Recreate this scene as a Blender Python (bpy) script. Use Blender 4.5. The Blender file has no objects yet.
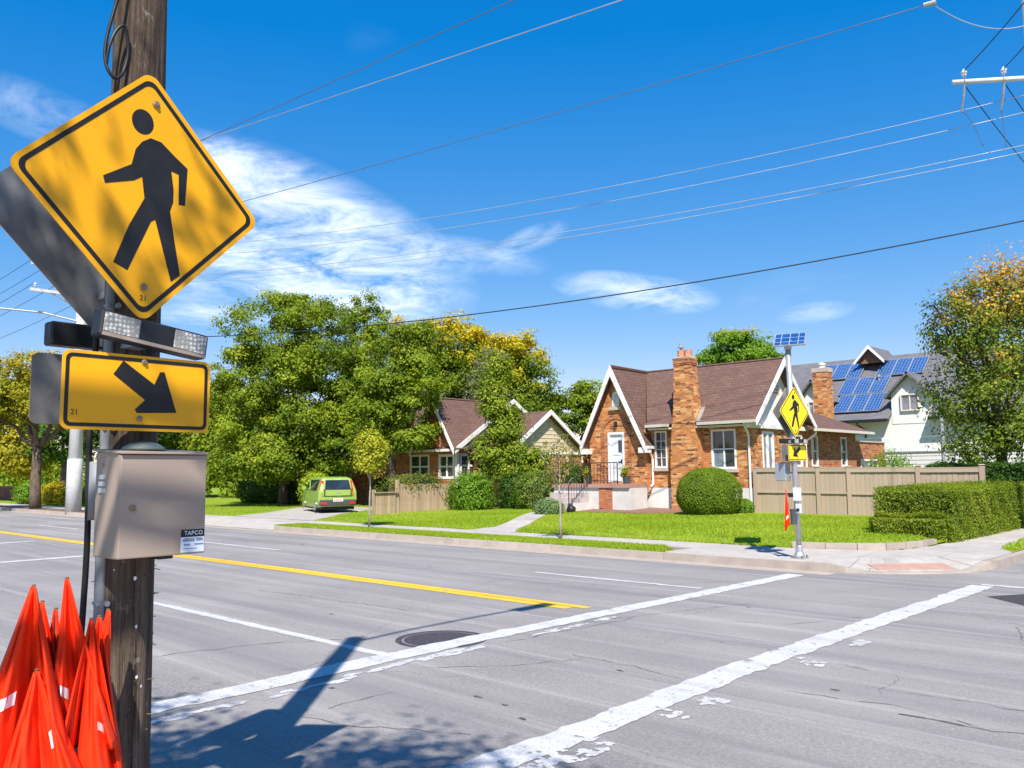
import bpy, bmesh, math, random
import numpy as np
from mathutils import Vector, Matrix
R = math.radians
scene = bpy.context.scene
col = scene.collection

# ---------------------------------------------------------------- camera
# world: X runs along the main street (right +), Y across it to the houses, Z up; road surface at z = 0
cam_d = bpy.data.cameras.new('camera'); cam = bpy.data.objects.new('camera', cam_d); col.objects.link(cam)
YAW, PITCH, ROLL = R(43.4), R(5.93), R(0.57)
cf = Vector((-math.sin(YAW)*math.cos(PITCH), math.cos(YAW)*math.cos(PITCH), math.sin(PITCH)))
cr0 = Vector((math.cos(YAW), math.sin(YAW), 0)); cu0 = cr0.cross(cf)
cr = math.cos(ROLL)*cr0 - math.sin(ROLL)*cu0; cu = math.sin(ROLL)*cr0 + math.cos(ROLL)*cu0
mw = Matrix((cr, cu, -cf)).transposed().to_4x4(); mw.translation = Vector((0, 0, 1.8))
cam.matrix_world = mw
cam_d.sensor_width = 36; cam_d.lens = 848/1024*36; cam_d.clip_start = .05; cam_d.clip_end = 3000
scene.camera = cam

# ---------------------------------------------------------------- sun, sky, exposure
SUN_AZ, SUN_EL = R(44), R(50)          # shadows run SUN_AZ to the left of +Y
sun_d = bpy.data.lights.new('sun', 'SUN'); sun_d.energy = 4.9; sun_d.angle = R(.55); sun_d.color = (1, .945, .86)
sun = bpy.data.objects.new('sun', sun_d); col.objects.link(sun)
sdir = Vector((-math.sin(SUN_AZ)*math.cos(SUN_EL), math.cos(SUN_AZ)*math.cos(SUN_EL), -math.sin(SUN_EL)))
sun.rotation_euler = sdir.to_track_quat('-Z', 'Y').to_euler(); sun.location = (20, -20, 30)

world = bpy.data.worlds.new('World'); scene.world = world; world.use_nodes = True
wt = world.node_tree; wn = wt.nodes; wl = wt.links; wn.clear()
def N(tree, typ, **kw):
    n = tree.nodes.new(typ)
    for k, v in kw.items():
        if k.startswith('i_'):
            key = k[2:]; key = int(key) if key.isdigit() else key
            n.inputs[key].default_value = v
        else: setattr(n, k, v)
    return n
def math_node(tree, op, a, b=None, clamp=False):
    n = tree.nodes.new('ShaderNodeMath'); n.operation = op; n.use_clamp = clamp
    for i, v in enumerate((a, b)):
        if v is None: continue
        if isinstance(v, (int, float)): n.inputs[i].default_value = v
        else: tree.links.new(v, n.inputs[i])
    return n.outputs[0]
sky = N(wt, 'ShaderNodeTexSky', sky_type='NISHITA', sun_disc=False, sun_elevation=SUN_EL, sun_rotation=math.pi-SUN_AZ, air_density=1.0, dust_density=.25, ozone_density=2.6, altitude=1300)
hs = N(wt, 'ShaderNodeHueSaturation', i_Saturation=1.22, i_Value=1.0, i_Hue=.497); wl.new(sky.outputs[0], hs.inputs['Color'])
# colour grade of the whole sky, the same in every direction: deeper azure overhead, paler at the horizon
sp_ = N(wt, 'ShaderNodeSeparateColor'); wl.new(hs.outputs[0], sp_.inputs[0]); cm_ = N(wt, 'ShaderNodeCombineColor')
wl.new(math_node(wt, 'MAXIMUM', math_node(wt, 'SUBTRACT', sp_.outputs[0], .44), .02), cm_.inputs[0])
wl.new(math_node(wt, 'MULTIPLY', math_node(wt, 'POWER', math_node(wt, 'MULTIPLY', sp_.outputs[1], .2), .82), 3.42), cm_.inputs[1])
wl.new(math_node(wt, 'MULTIPLY', math_node(wt, 'POWER', math_node(wt, 'MULTIPLY', sp_.outputs[2], .2), .42), 4.35), cm_.inputs[2])
tc = N(wt, 'ShaderNodeTexCoord')
def wdot(vec):
    n = wt.nodes.new('ShaderNodeVectorMath'); n.operation = 'DOT_PRODUCT'; wl.new(tc.outputs['Generated'], n.inputs[0]); n.inputs[1].default_value = vec
    return n.outputs['Value']
def cloud(px, py, ang, ra, rb, gain):
    """a wisp centred on a direction of the sky, long axis turned by ang; soft elliptical bound for the noise"""
    d = (cf + cr*((px-512)/848) - cu*((py-384)/848)).normalized()
    h = d.cross(Vector((0, 0, 1))).normalized(); u = h.cross(d).normalized()
    a_ax = math.cos(ang)*h + math.sin(ang)*u; b_ax = -math.sin(ang)*h + math.cos(ang)*u
    a = math_node(wt, 'DIVIDE', wdot(a_ax), ra); b = math_node(wt, 'DIVIDE', wdot(b_ax), rb)
    s = math_node(wt, 'ADD', math_node(wt, 'POWER', math_node(wt, 'ABSOLUTE', a), 2.0), math_node(wt, 'POWER', math_node(wt, 'ABSOLUTE', b), 2.0))
    m = math_node(wt, 'SUBTRACT', 1.0, s, True)
    front = math_node(wt, 'GREATER_THAN', wdot(d), 0.0)
    return math_node(wt, 'MULTIPLY', math_node(wt, 'MULTIPLY', m, front), gain)
# direction flattened onto a high layer, so wisps shrink towards the horizon
sep = N(wt, 'ShaderNodeSeparateXYZ'); wl.new(tc.outputs['Generated'], sep.inputs[0])
zc = math_node(wt, 'ADD', math_node(wt, 'MAXIMUM', sep.outputs[2], 0.0), .12)
comb = N(wt, 'ShaderNodeCombineXYZ')
wl.new(math_node(wt, 'DIVIDE', sep.outputs[0], zc), comb.inputs[0]); wl.new(math_node(wt, 'DIVIDE', sep.outputs[1], zc), comb.inputs[1])
wisp = N(wt, 'ShaderNodeTexNoise', i_Scale=4.6, i_Detail=10.0, i_Roughness=.66, i_Distortion=.5); wl.new(comb.outputs[0], wisp.inputs['Vector'])
big = N(wt, 'ShaderNodeTexNoise', i_Scale=.9, i_Detail=3.0, i_Roughness=.5); wl.new(comb.outputs[0], big.inputs['Vector'])
masks = [cloud(285, 228, R(-18), .235, .085, 1.15), cloud(290, 285, R(-4), .19, .055, .6), cloud(470, 255, R(-8), .10, .022, .4), cloud(635, 292, R(-9), .10, .024, .9), cloud(530, 240, R(20), .05, .016, .5),
         cloud(205, 315, R(0), .08, .013, .5), cloud(45, 115, R(-14), .09, .03, .35), cloud(815, 312, R(3), .045, .013, .35), cloud(240, 158, R(-8), .07, .02, .5)]
tot = masks[0]
for m in masks[1:]: tot = math_node(wt, 'ADD', tot, m)
# sparse wisps over the rest of the sky
spar = N(wt, 'ShaderNodeMapRange', i_1=.62, i_2=.85, i_3=0.0, i_4=.5); wl.new(big.outputs[0], spar.inputs[0])
tot = math_node(wt, 'ADD', tot, spar.outputs[0])
wm = N(wt, 'ShaderNodeMapRange', i_1=.36, i_2=.70, i_3=0.0, i_4=1.0); wl.new(wisp.outputs[0], wm.inputs[0])
dens = math_node(wt, 'MULTIPLY', math_node(wt, 'MINIMUM', tot, 1.0), wm.outputs[0], True)
dens = math_node(wt, 'MULTIPLY', dens, .85)
mixc = N(wt, 'ShaderNodeMix', data_type='RGBA'); wl.new(dens, mixc.inputs[0]); wl.new(cm_.outputs[0], mixc.inputs[6]); mixc.inputs[7].default_value = (7.4, 7.7, 8.1, 1)
bg = N(wt, 'ShaderNodeBackground', i_Strength=.125); wl.new(mixc.outputs[2], bg.inputs[0])
wo = N(wt, 'ShaderNodeOutputWorld'); wl.new(bg.outputs[0], wo.inputs[0])
scene.view_settings.view_transform = 'Standard'; scene.view_settings.look = 'None'; scene.view_settings.gamma = 1; scene.view_settings.exposure = .68
scene.view_settings.use_curve_mapping = False
scene.render.engine = 'CYCLES'
scene.cycles.max_bounces = 6; scene.cycles.diffuse_bounces = 3; scene.cycles.glossy_bounces = 3; scene.cycles.transmission_bounces = 4; scene.cycles.transparent_max_bounces = 8
scene.cycles.use_denoising = True
scene.cycles.sample_clamp_indirect = 6

# ---------------------------------------------------------------- materials
MATS = {}
def new_mat(name):
    m = bpy.data.materials.new(name); m.use_nodes = True; m.node_tree.nodes.clear(); MATS[name] = m
    t = m.node_tree; out = N(t, 'ShaderNodeOutputMaterial'); b = N(t, 'ShaderNodeBsdfPrincipled'); t.links.new(b.outputs[0], out.inputs[0])
    return m, t, b, out
def rgb(c): return (c[0], c[1], c[2], 1)
def mixcol(t, fac, a, b, blend='MIX'):
    n = N(t, 'ShaderNodeMix', data_type='RGBA', blend_type=blend)
    for i, v in ((0, fac), (6, a), (7, b)):
        if isinstance(v, (tuple, list)): n.inputs[i].default_value = rgb(v)
        elif isinstance(v, (int, float)): n.inputs[i].default_value = v
        else: t.links.new(v, n.inputs[i])
    return n.outputs[2]
def noise(t, vec, scale, detail=4, rough=.55, dist=0.0):
    n = N(t, 'ShaderNodeTexNoise', i_Scale=scale, i_Detail=detail, i_Roughness=rough, i_Distortion=dist)
    if vec is not None: t.links.new(vec, n.inputs['Vector'])
    return n.outputs[0]
def ramp(t, v, lo, hi, a=0.0, b=1.0):
    n = N(t, 'ShaderNodeMapRange', i_1=lo, i_2=hi, i_3=a, i_4=b); t.links.new(v, n.inputs[0]); return n.outputs[0]
def coords(t, kind='Object', scale=(1, 1, 1)):
    c = N(t, 'ShaderNodeTexCoord'); m = N(t, 'ShaderNodeMapping'); m.inputs['Scale'].default_value = scale
    t.links.new(c.outputs[kind], m.inputs[0]); return m.outputs[0]
def bump(t, b, h, strength=.3, dist=.01):
    n = N(t, 'ShaderNodeBump', i_Strength=strength, i_Distance=dist); t.links.new(h, n.inputs['Height']); t.links.new(n.outputs[0], b.inputs['Normal'])
def plain(name, c, rough=.6, metal=0.0, var=.18, scale=6.0, bs=0.0, bscale=60.0, spec=.4, vec=(1, 1, 1), dirt=None):
    """a base colour with uneven patches, optional grain relief"""
    m, t, b, o = new_mat(name)
    v = coords(t, 'Object', vec)
    n1 = noise(t, v, scale, 5, .6)
    lo = tuple(x*(1-var) for x in c); hi = tuple(min(1, x*(1+var)) for x in c)
    cc = mixcol(t, ramp(t, n1, .3, .7), lo, hi)
    if dirt: cc = mixcol(t, ramp(t, noise(t, v, dirt[1], 6, .65, .4), .52, .75, 0, dirt[2]), cc, dirt[0])
    oi = N(t, 'ShaderNodeObjectInfo'); r = ramp(t, oi.outputs['Random'], 0, 1, .93, 1.05)
    cc = mixcol(t, 1.0, cc, N_comb(t, r), 'MULTIPLY')
    t.links.new(cc, b.inputs['Base Color'])
    b.inputs['Metallic'].default_value = metal; b.inputs['Specular IOR Level'].default_value = spec
    t.links.new(ramp(t, noise(t, v, scale*3, 3), .3, .7, max(.05, rough-.1), min(1, rough+.1)), b.inputs['Roughness'])
    if bs: bump(t, b, noise(t, v, bscale, 4, .6), bs)
    return m
def N_comb(t, r):
    n = N(t, 'ShaderNodeCombineColor')
    for i in range(3): t.links.new(r, n.inputs[i])
    return n.outputs[0]

def asphalt():
    m, t, b, o = new_mat('asphalt')
    v = coords(t)
    base = mixcol(t, ramp(t, noise(t, v, 90, 3, .7), .3, .7), (.195, .178, .166), (.34, .312, .294))
    base = mixcol(t, ramp(t, noise(t, v, 26, 5, .8), .42, .62, 0, .62), base, (.130, .116, .110))
    base = mixcol(t, ramp(t, noise(t, v, 5, 6, .8), .45, .62, 0, .35), base, (.17, .16, .16))
    base = mixcol(t, ramp(t, noise(t, v, 42, 3, .8), .52, .66, 0, .6), base, (.46, .425, .40))
    pat = noise(t, v, .35, 5, .55, .3)
    base = mixcol(t, ramp(t, pat, .35, .7, 0, .55), base, (.37, .34, .32))
    vs = coords(t, 'Object', (.055, 1.5, 1))
    base = mixcol(t, ramp(t, noise(t, vs, 1.0, 5, .6), .44, .70, 0, .58), base, (.155, .148, .155))
    vp = coords(t, 'Object', (.10, 2.6, 1))
    base = mixcol(t, ramp(t, noise(t, vp, 1.3, 6, .65, .6), .54, .76, 0, .62), base, (.47, .435, .41))
    # network of fine cracks, only in some areas
    vn = N(t, 'ShaderNodeTexNoise', i_Scale=1.4, i_Detail=4.0); t.links.new(v, vn.inputs['Vector'])
    add = N(t, 'ShaderNodeVectorMath', operation='MULTIPLY_ADD'); t.links.new(vn.outputs['Color'], add.inputs[0]); add.inputs[1].default_value = (.9, .9, 0); t.links.new(v, add.inputs[2])
    vo = N(t, 'ShaderNodeTexVoronoi', feature='DISTANCE_TO_EDGE', i_Scale=.30); t.links.new(add.outputs[0], vo.inputs['Vector'])
    ck = ramp(t, vo.outputs['Distance'], .0, .004, 1, 0)
    gate = ramp(t, noise(t, v, .33, 3), .5, .58)
    fac = math_node(t, 'MULTIPLY', math_node(t, 'MULTIPLY', ck, gate), .55)
    base = mixcol(t, fac, base, (.07, .065, .065))
    sp = noise(t, v, 220, 2, .6)
    base = mixcol(t, ramp(t, sp, .60, .72, 0, .5), base, (.52, .50, .49))
    base = mixcol(t, ramp(t, noise(t, v, 170, 2, .6), .62, .72, 0, .6), base, (.10, .095, .10))
    t.links.new(base, b.inputs['Base Color']); b.inputs['Roughness'].default_value = .86; b.inputs['Specular IOR Level'].default_value = .3
    bump(t, b, noise(t, v, 130, 3, .7), .55, .01)
    return m
asphalt()
def concrete(name, c, scale=3):
    m, t, b, o = new_mat(name)
    v = coords(t)
    n = mixcol(t, ramp(t, noise(t, v, scale, 6, .62), .3, .72), tuple(x*.82 for x in c), tuple(min(1, x*1.12) for x in c))
    n = mixcol(t, ramp(t, noise(t, v, .8, 6, .7, .5), .55, .8, 0, .35), n, (c[0]*.55, c[1]*.52, c[2]*.48))
    n = mixcol(t, ramp(t, noise(t, v, 120, 2), .35, .75, 0, .25), n, tuple(x*.6 for x in c))
    oi = N(t, 'ShaderNodeObjectInfo'); n = mixcol(t, 1.0, n, N_comb(t, ramp(t, oi.outputs['Random'], 0, 1, .88, 1.06)), 'MULTIPLY')
    t.links.new(n, b.inputs['Base Color']); b.inputs['Roughness'].default_value = .88; b.inputs['Specular IOR Level'].default_value = .25
    bump(t, b, noise(t, v, 90, 3, .6), .25, .006)
    return m
concrete('concrete', (.46, .415, .37)); concrete('kerb_concrete', (.42, .355, .30)); concrete('stucco_white', (.72, .69, .66), 1.5)
concrete('stone_sill', (.55, .46, .38)); concrete('porch_red', (.44, .25, .20)); concrete('step_concrete', (.50, .43, .40))
concrete('tactile_red', (.44, .27, .21))
def worn_paint(name, c, wear=.5):
    m, t, b, o = new_mat(name)
    v = coords(t)
    cc = mixcol(t, ramp(t, noise(t, v, 5, 6, .65), .3, .75), tuple(x*.86 for x in c), c)
    cc = mixcol(t, ramp(t, noise(t, coords(t, 'Object', (1, .25, 1)), 9, 6, .7, .5), .58, .80, 0, .4), cc, tuple(x*.55 for x in c))
    cc = mixcol(t, ramp(t, noise(t, coords(t, 'Object', (.10, 2.2, 1)), 1.6, 5, .6), .48, .70, 0, .55), cc, tuple(x*.6 for x in c))
    t.links.new(cc, b.inputs['Base Color']); b.inputs['Roughness'].default_value = .7
    tr = N(t, 'ShaderNodeBsdfTransparent'); mx = N(t, 'ShaderNodeMixShader')
    a = math_node(t, 'MAXIMUM', ramp(t, noise(t, v, 60, 4, .75), .575, .66, 0, wear), ramp(t, noise(t, v, 7, 8, .75, .3), .585, .64, 0, wear))
    t.links.new(a, mx.inputs[0]); t.links.new(b.outputs[0], mx.inputs[1]); t.links.new(tr.outputs[0], mx.inputs[2]); t.links.new(mx.outputs[0], o.inputs[0])
    bump(t, b, noise(t, v, 130, 3, .7), .3, .006)
    return m
worn_paint('road_white', (.60, .585, .57), .85); worn_paint('road_yellow', (.86, .50, .03), .5); worn_paint('road_white_old', (.58, .565, .55), 1.0)
def grass_ground():
    m, t, b, o = new_mat('lawn')
    v = coords(t)
    c = mixcol(t, ramp(t, noise(t, v, .9, 5, .6), .3, .7), (.21, .30, .018), (.31, .40, .035))
    c = mixcol(t, ramp(t, noise(t, v, 30, 4, .7), .3, .75, 0, .55), c, (.10, .17, .012))
    c = mixcol(t, ramp(t, noise(t, v, .5, 6, .7, .6), .60, .8, 0, .5), c, (.26, .25, .07))
    t.links.new(c, b.inputs['Base Color']); b.inputs['Roughness'].default_value = .9; b.inputs['Specular IOR Level'].default_value = .15
    bump(t, b, noise(t, v, 60, 4, .7), .8, .03)
grass_ground()
def brick(name, cols, mortar, scale=1.0):
    m, t, b, o = new_mat(name)
    uv = coords(t, 'UV')
    def layer(c1, c2, bias):
        n = N(t, 'ShaderNodeTexBrick', offset=.5, i_Scale=1.0/scale); n.inputs['Brick Width'].default_value = .22; n.inputs['Row Height'].default_value = .078
        n.inputs['Mortar Size'].default_value = .008; n.inputs['Mortar Smooth'].default_value = .15; n.inputs['Bias'].default_value = bias
        n.inputs['Color1'].default_value = rgb(c1); n.inputs['Color2'].default_value = rgb(c2); n.inputs['Mortar'].default_value = rgb(mortar); t.links.new(uv, n.inputs['Vector']); return n
    l1 = layer(cols[0], cols[1], 0.0)
    vb = coords(t, 'UV', (4.5/scale, 12.8/scale, 1)); wn_ = N(t, 'ShaderNodeTexVoronoi', i_Scale=1.0, i_Randomness=.55); t.links.new(vb, wn_.inputs['Vector'])
    sepc = N(t, 'ShaderNodeSeparateColor'); t.links.new(wn_.outputs['Color'], sepc.inputs[0])
    notm = math_node(t, 'SUBTRACT', 1.0, l1.outputs['Fac'])
    dk = math_node(t, 'MULTIPLY', ramp(t, sepc.outputs[0], .78, .80), notm); lt = math_node(t, 'MULTIPLY', ramp(t, sepc.outputs[1], .78, .82), notm)
    c = mixcol(t, dk, l1.outputs['Color'], cols[2]); c = mixcol(t, lt, c, cols[3])
    c = mixcol(t, ramp(t, noise(t, uv, 1.2, 5), .4, .75, 0, .3), c, tuple(x*.7 for x in cols[0]))
    t.links.new(c, b.inputs['Base Color']); b.inputs['Roughness'].default_value = .85; b.inputs['Specular IOR Level'].default_value = .25
    bump(t, b, notm, .5, .012)
brick('brick_tan', ((.42, .135, .040), (.57, .225, .062), (.16, .055, .032), (.64, .36, .14)), (.46, .28, .165))
brick('brick_red', ((.38, .115, .048), (.47, .16, .06), (.20, .06, .035), (.50, .23, .11)), (.40, .26, .18))
def shingle(name, c1, c2, c3):
    m, t, b, o = new_mat(name)
    uv = coords(t, 'UV')
    n = N(t, 'ShaderNodeTexBrick', offset=.37, i_Scale=1.0); n.inputs['Brick Width'].default_value = .30; n.inputs['Row Height'].default_value = .14
    n.inputs['Mortar Size'].default_value = .012; n.inputs['Mortar Smooth'].default_value = .3
    n.inputs['Color1'].default_value = rgb(c1); n.inputs['Color2'].default_value = rgb(c2); n.inputs['Mortar'].default_value = rgb(c3); t.links.new(uv, n.inputs['Vector'])
    c = mixcol(t, ramp(t, noise(t, uv, 1.6, 6, .65), .35, .75, 0, .4), n.outputs['Color'], c3)
    c = mixcol(t, ramp(t, noise(t, uv, 40, 2), .4, .7, 0, .35), c, tuple(x*1.5 for x in c2))
    t.links.new(c, b.inputs['Base Color']); b.inputs['Roughness'].default_value = .9; b.inputs['Specular IOR Level'].default_value = .2
    bump(t, b, math_node(t, 'SUBTRACT', 1.0, n.outputs['Fac']), .5, .01)
shingle('shingle_brown', (.125, .072, .058), (.17, .10, .08), (.075, .043, .035)); shingle('shingle_grey', (.13, .125, .135), (.17, .165, .175), (.085, .082, .09))
def leaf_mat(name, rough=.55, trans=.3):
    m, t, b, o = new_mat(name)
    at = N(t, 'ShaderNodeAttribute', attribute_name='tint')
    t.links.new(at.outputs['Color'], b.inputs['Base Color']); b.inputs['Roughness'].default_value = rough; b.inputs['Specular IOR Level'].default_value = .18
    tr = N(t, 'ShaderNodeBsdfTranslucent'); hsv = N(t, 'ShaderNodeHueSaturation', i_Saturation=1.1, i_Value=1.5, i_Hue=.485); t.links.new(at.outputs['Color'], hsv.inputs['Color']); t.links.new(hsv.outputs[0], tr.inputs[0])
    mx = N(t, 'ShaderNodeMixShader'); mx.inputs[0].default_value = trans
    t.links.new(b.outputs[0], mx.inputs[1]); t.links.new(tr.outputs[0], mx.inputs[2]); t.links.new(mx.outputs[0], o.inputs[0])
leaf_mat('leaf', .6, .33); leaf_mat('blade', .7, .35)
def weathered_pole():
    m, t, b, o = new_mat('pole_wood')
    v = coords(t, 'Object', (16, 16, .9)); v2 = coords(t)
    c = mixcol(t, ramp(t, noise(t, v, 1.0, 7, .7, .4), .3, .7), (.045, .030, .022), (.25, .185, .14))
    c = mixcol(t, ramp(t, noise(t, v2, 2.0, 5, .6), .50, .78, 0, .7), c, (.27, .235, .20))
    vc = coords(t, 'Object', (26, 26, .55))
    c = mixcol(t, ramp(t, noise(t, vc, 1.0, 4, .6, .8), .60, .66, 0, .85), c, (.025, .018, .015))
    c = mixcol(t, ramp(t, noise(t, v2, 14, 4, .6), .66, .72, 0, .5), c, (.36, .38, .35))
    t.links.new(c, b.inputs['Base Color']); b.inputs['Roughness'].default_value = .9; b.inputs['Specular IOR Level'].default_value = .2
    c2 = noise(t, coords(t, 'Object', (60, 60, 2.2)), 1.0, 5, .7, .3)
    c = mixcol(t, ramp(t, c2, .30, .60, .35, 1), (.04, .026, .019), c)
    c = mixcol(t, ramp(t, noise(t, coords(t, 'Object', (9, 9, 5)), 1.0, 6, .75, .5), .62, .70, 0, .6), c, (.33, .34, .30))
    t.links.new(c, b.inputs['Base Color'])
    bump(t, b, math_node(t, 'ADD', noise(t, v, 1.0, 7, .7, .4), c2), 1.0, .03)
weathered_pole()
def wood(name, c, grain=(2, 14, 14)):
    m, t, b, o = new_mat(name)
    v = coords(t, 'Object', grain)
    cc = mixcol(t, ramp(t, noise(t, v, 1.4, 6, .65, .5), .3, .72), tuple(x*.62 for x in c), tuple(min(1, x*1.15) for x in c))
    oi = N(t, 'ShaderNodeObjectInfo'); cc = mixcol(t, 1.0, cc, N_comb(t, ramp(t, oi.outputs['Random'], 0, 1, .78, 1.08)), 'MULTIPLY')
    t.links.new(cc, b.inputs['Base Color']); b.inputs['Roughness'].default_value = .85; b.inputs['Specular IOR Level'].default_value = .2
    bump(t, b, noise(t, v, 1.4, 6, .65, .5), .4, .006)
wood('old_boards', (.50, .36, .24), (14, 14, 2))
plain('bark', (.13, .095, .07), .95, var=.5, scale=9, bs=.9, bscale=22, vec=(1, 1, .25)); plain('bark_pale', (.34, .29, .24), .9, var=.3, scale=9, bs=.5, bscale=30, vec=(1, 1, .25))
plain('sign_yellow', (.80, .37, .003), .42, var=.05, scale=3, spec=.35); plain('sign_lime', (.86, .66, .012), .45, var=.05); plain('sign_black', (.012, .011, .011), .5, var=.2)
plain('sign_back', (.30, .295, .30), .5, .55, .18, 5, dirt=((.18, .17, .165), 4, .5)); plain('galvanised', (.50, .51, .53), .42, .6, .15, 12, dirt=((.34, .33, .32), 7, .5))
plain('cabinet_steel', (.34, .265, .215), .48, .1, .07, 2.2, vec=(1, 1, .3), dirt=((.34, .29, .25), 3, .35)); plain('black_plastic', (.018, .018, .02), .45, var=.2); plain('conduit', (.24, .25, .28), .55, .05, .12, 9, dirt=((.25, .24, .24), 6, .5))
plain('bolt', (.30, .22, .14), .45, .7, .3, 30); plain('cable_black', (.015, .015, .017), .5, var=.2)
plain('trim_white', (.78, .75, .72), .55, var=.05, scale=2, dirt=((.6, .56, .52), 2.5, .25)); plain('trim_cream', (.66, .60, .52), .6, var=.06)
plain('stucco_bright', (.73, .72, .72), .8, var=.05, scale=1.5, bs=.2, bscale=40); plain('siding_cream', (.66, .53, .36), .7, var=.07); plain('siding_grey', (.55, .54, .54), .7, var=.06)
plain('fence_tan', (.43, .325, .24), .65, var=.07, scale=1.5, vec=(1, 1, .4), dirt=((.38, .29, .22), 2.0, .3)); plain('door_white', (.70, .72, .74), .45, var=.04)
plain('iron', (.035, .032, .032), .5, .4, .3, 20); plain('clay', (.52, .24, .14), .8, var=.2, scale=12); plain('mulch', (.22, .12, .085), .95, var=.45, scale=14, bs=.9, bscale=35)
plain('pot_dark', (.05, .07, .075), .5, var=.2); plain('flag_orange', (.82, .038, .006), .62, var=.07, scale=9, spec=.25); plain('tape', (.80, .82, .86), .35, var=.06, scale=30)
plain('wire', (.13, .13, .14), .55, .3, .2, 1); plain('wire_dark', (.022, .022, .025), .6, var=.2); plain('wire_light', (.42, .43, .45), .5, .5, .2, 1); plain('ceramic', (.62, .62, .63), .3, var=.1)
plain('pole_white', (.60, .595, .60), .6, var=.10, scale=5, dirt=((.40, .37, .35), 3, .5)); plain('steel_grey', (.40, .41, .43), .5, .5, .1, 6)
plain('car_green', (.30, .44, .075), .28, .15, .03, 3, spec=.6); plain('tyre', (.02, .02, .02), .8, var=.2); plain('rim', (.55, .56, .58), .3, .8, .05); plain('tail_red', (.55, .02, .02), .2, var=.1, spec=.6)
plain('bumper_grey', (.06, .065, .075), .5, var=.1); plain('plate', (.75, .73, .72), .4, var=.05); plain('plate_red', (.45, .16, .12), .5, var=.1); plain('soil', (.17, .125, .09), .95, var=.4, scale=6, bs=.7, bscale=25)
plain('cast_iron', (.085, .07, .075), .65, .3, .3, 18, bs=.5, bscale=60); plain('tar', (.085, .08, .082), .8, var=.3, scale=20); plain('rubber_patch', (.05, .045, .045), .85, var=.3, scale=12, bs=.5, bscale=90)
plain('sticker_white', (.66, .74, .86), .4, var=.04); plain('sticker_ink', (.22, .25, .30), .5, var=.1); plain('red_wall', (.30, .12, .09), .85, var=.25, scale=4); plain('ventplastic', (.50, .53, .56), .5, var=.1)
plain('antenna_dome', (.34, .34, .24), .45, var=.06); plain('leaf_core', (.018, .034, .009), .95, var=.4, scale=3); plain('curtain', (.55, .55, .57), .8, var=.1)
plain('brown_wood', (.20, .11, .065), .8, var=.2); plain('terrain', (.12, .16, .05), .95, var=.4, scale=.2)
def glass(name, c, rough=.04):
    m, t, b, o = new_mat(name)
    v = coords(t)
    t.links.new(mixcol(t, ramp(t, noise(t, v, 1.3, 4, .6, .5), .35, .65), tuple(x*.6 for x in c), tuple(x*1.4 for x in c)), b.inputs['Base Color'])
    b.inputs['Roughness'].default_value = rough; b.inputs['Specular IOR Level'].default_value = .8
    bump(t, b, noise(t, v, 2.5, 2), .06, .02)
glass('window_glass', (.035, .042, .05)); glass('car_glass', (.02, .028, .035)); glass('window_pale', (.16, .20, .24), .06); glass('window_slate', (.20, .19, .22), .12)
def led():
    m, t, b, o = new_mat('led_lens')
    v = coords(t)
    vo = N(t, 'ShaderNodeTexVoronoi', i_Scale=55.0, i_Randomness=.35); t.links.new(v, vo.inputs['Vector'])
    t.links.new(mixcol(t, ramp(t, vo.outputs['Distance'], .12, .5), (.80, .80, .76), (.28, .27, .24)), b.inputs['Base Color']); b.inputs['Roughness'].default_value = .18; b.inputs['Specular IOR Level'].default_value = .7
    bump(t, b, vo.outputs['Distance'], .7, .004)
led()
def solar():
    m, t, b, o = new_mat('solar_cells')
    uv = coords(t, 'UV')
    n = N(t, 'ShaderNodeTexBrick', offset=0.0, i_Scale=1.0); n.inputs['Brick Width'].default_value = .158; n.inputs['Row Height'].default_value = .158; n.inputs['Mortar Size'].default_value = .006
    n.inputs['Color1'].default_value = (.012, .06, .20, 1); n.inputs['Color2'].default_value = (.016, .075, .24, 1); n.inputs['Mortar'].default_value = (.30, .40, .52, 1); t.links.new(uv, n.inputs['Vector'])
    t.links.new(n.outputs['Color'], b.inputs['Base Color']); b.inputs['Roughness'].default_value = .12; b.inputs['Specular IOR Level'].default_value = .6
solar()

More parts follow.
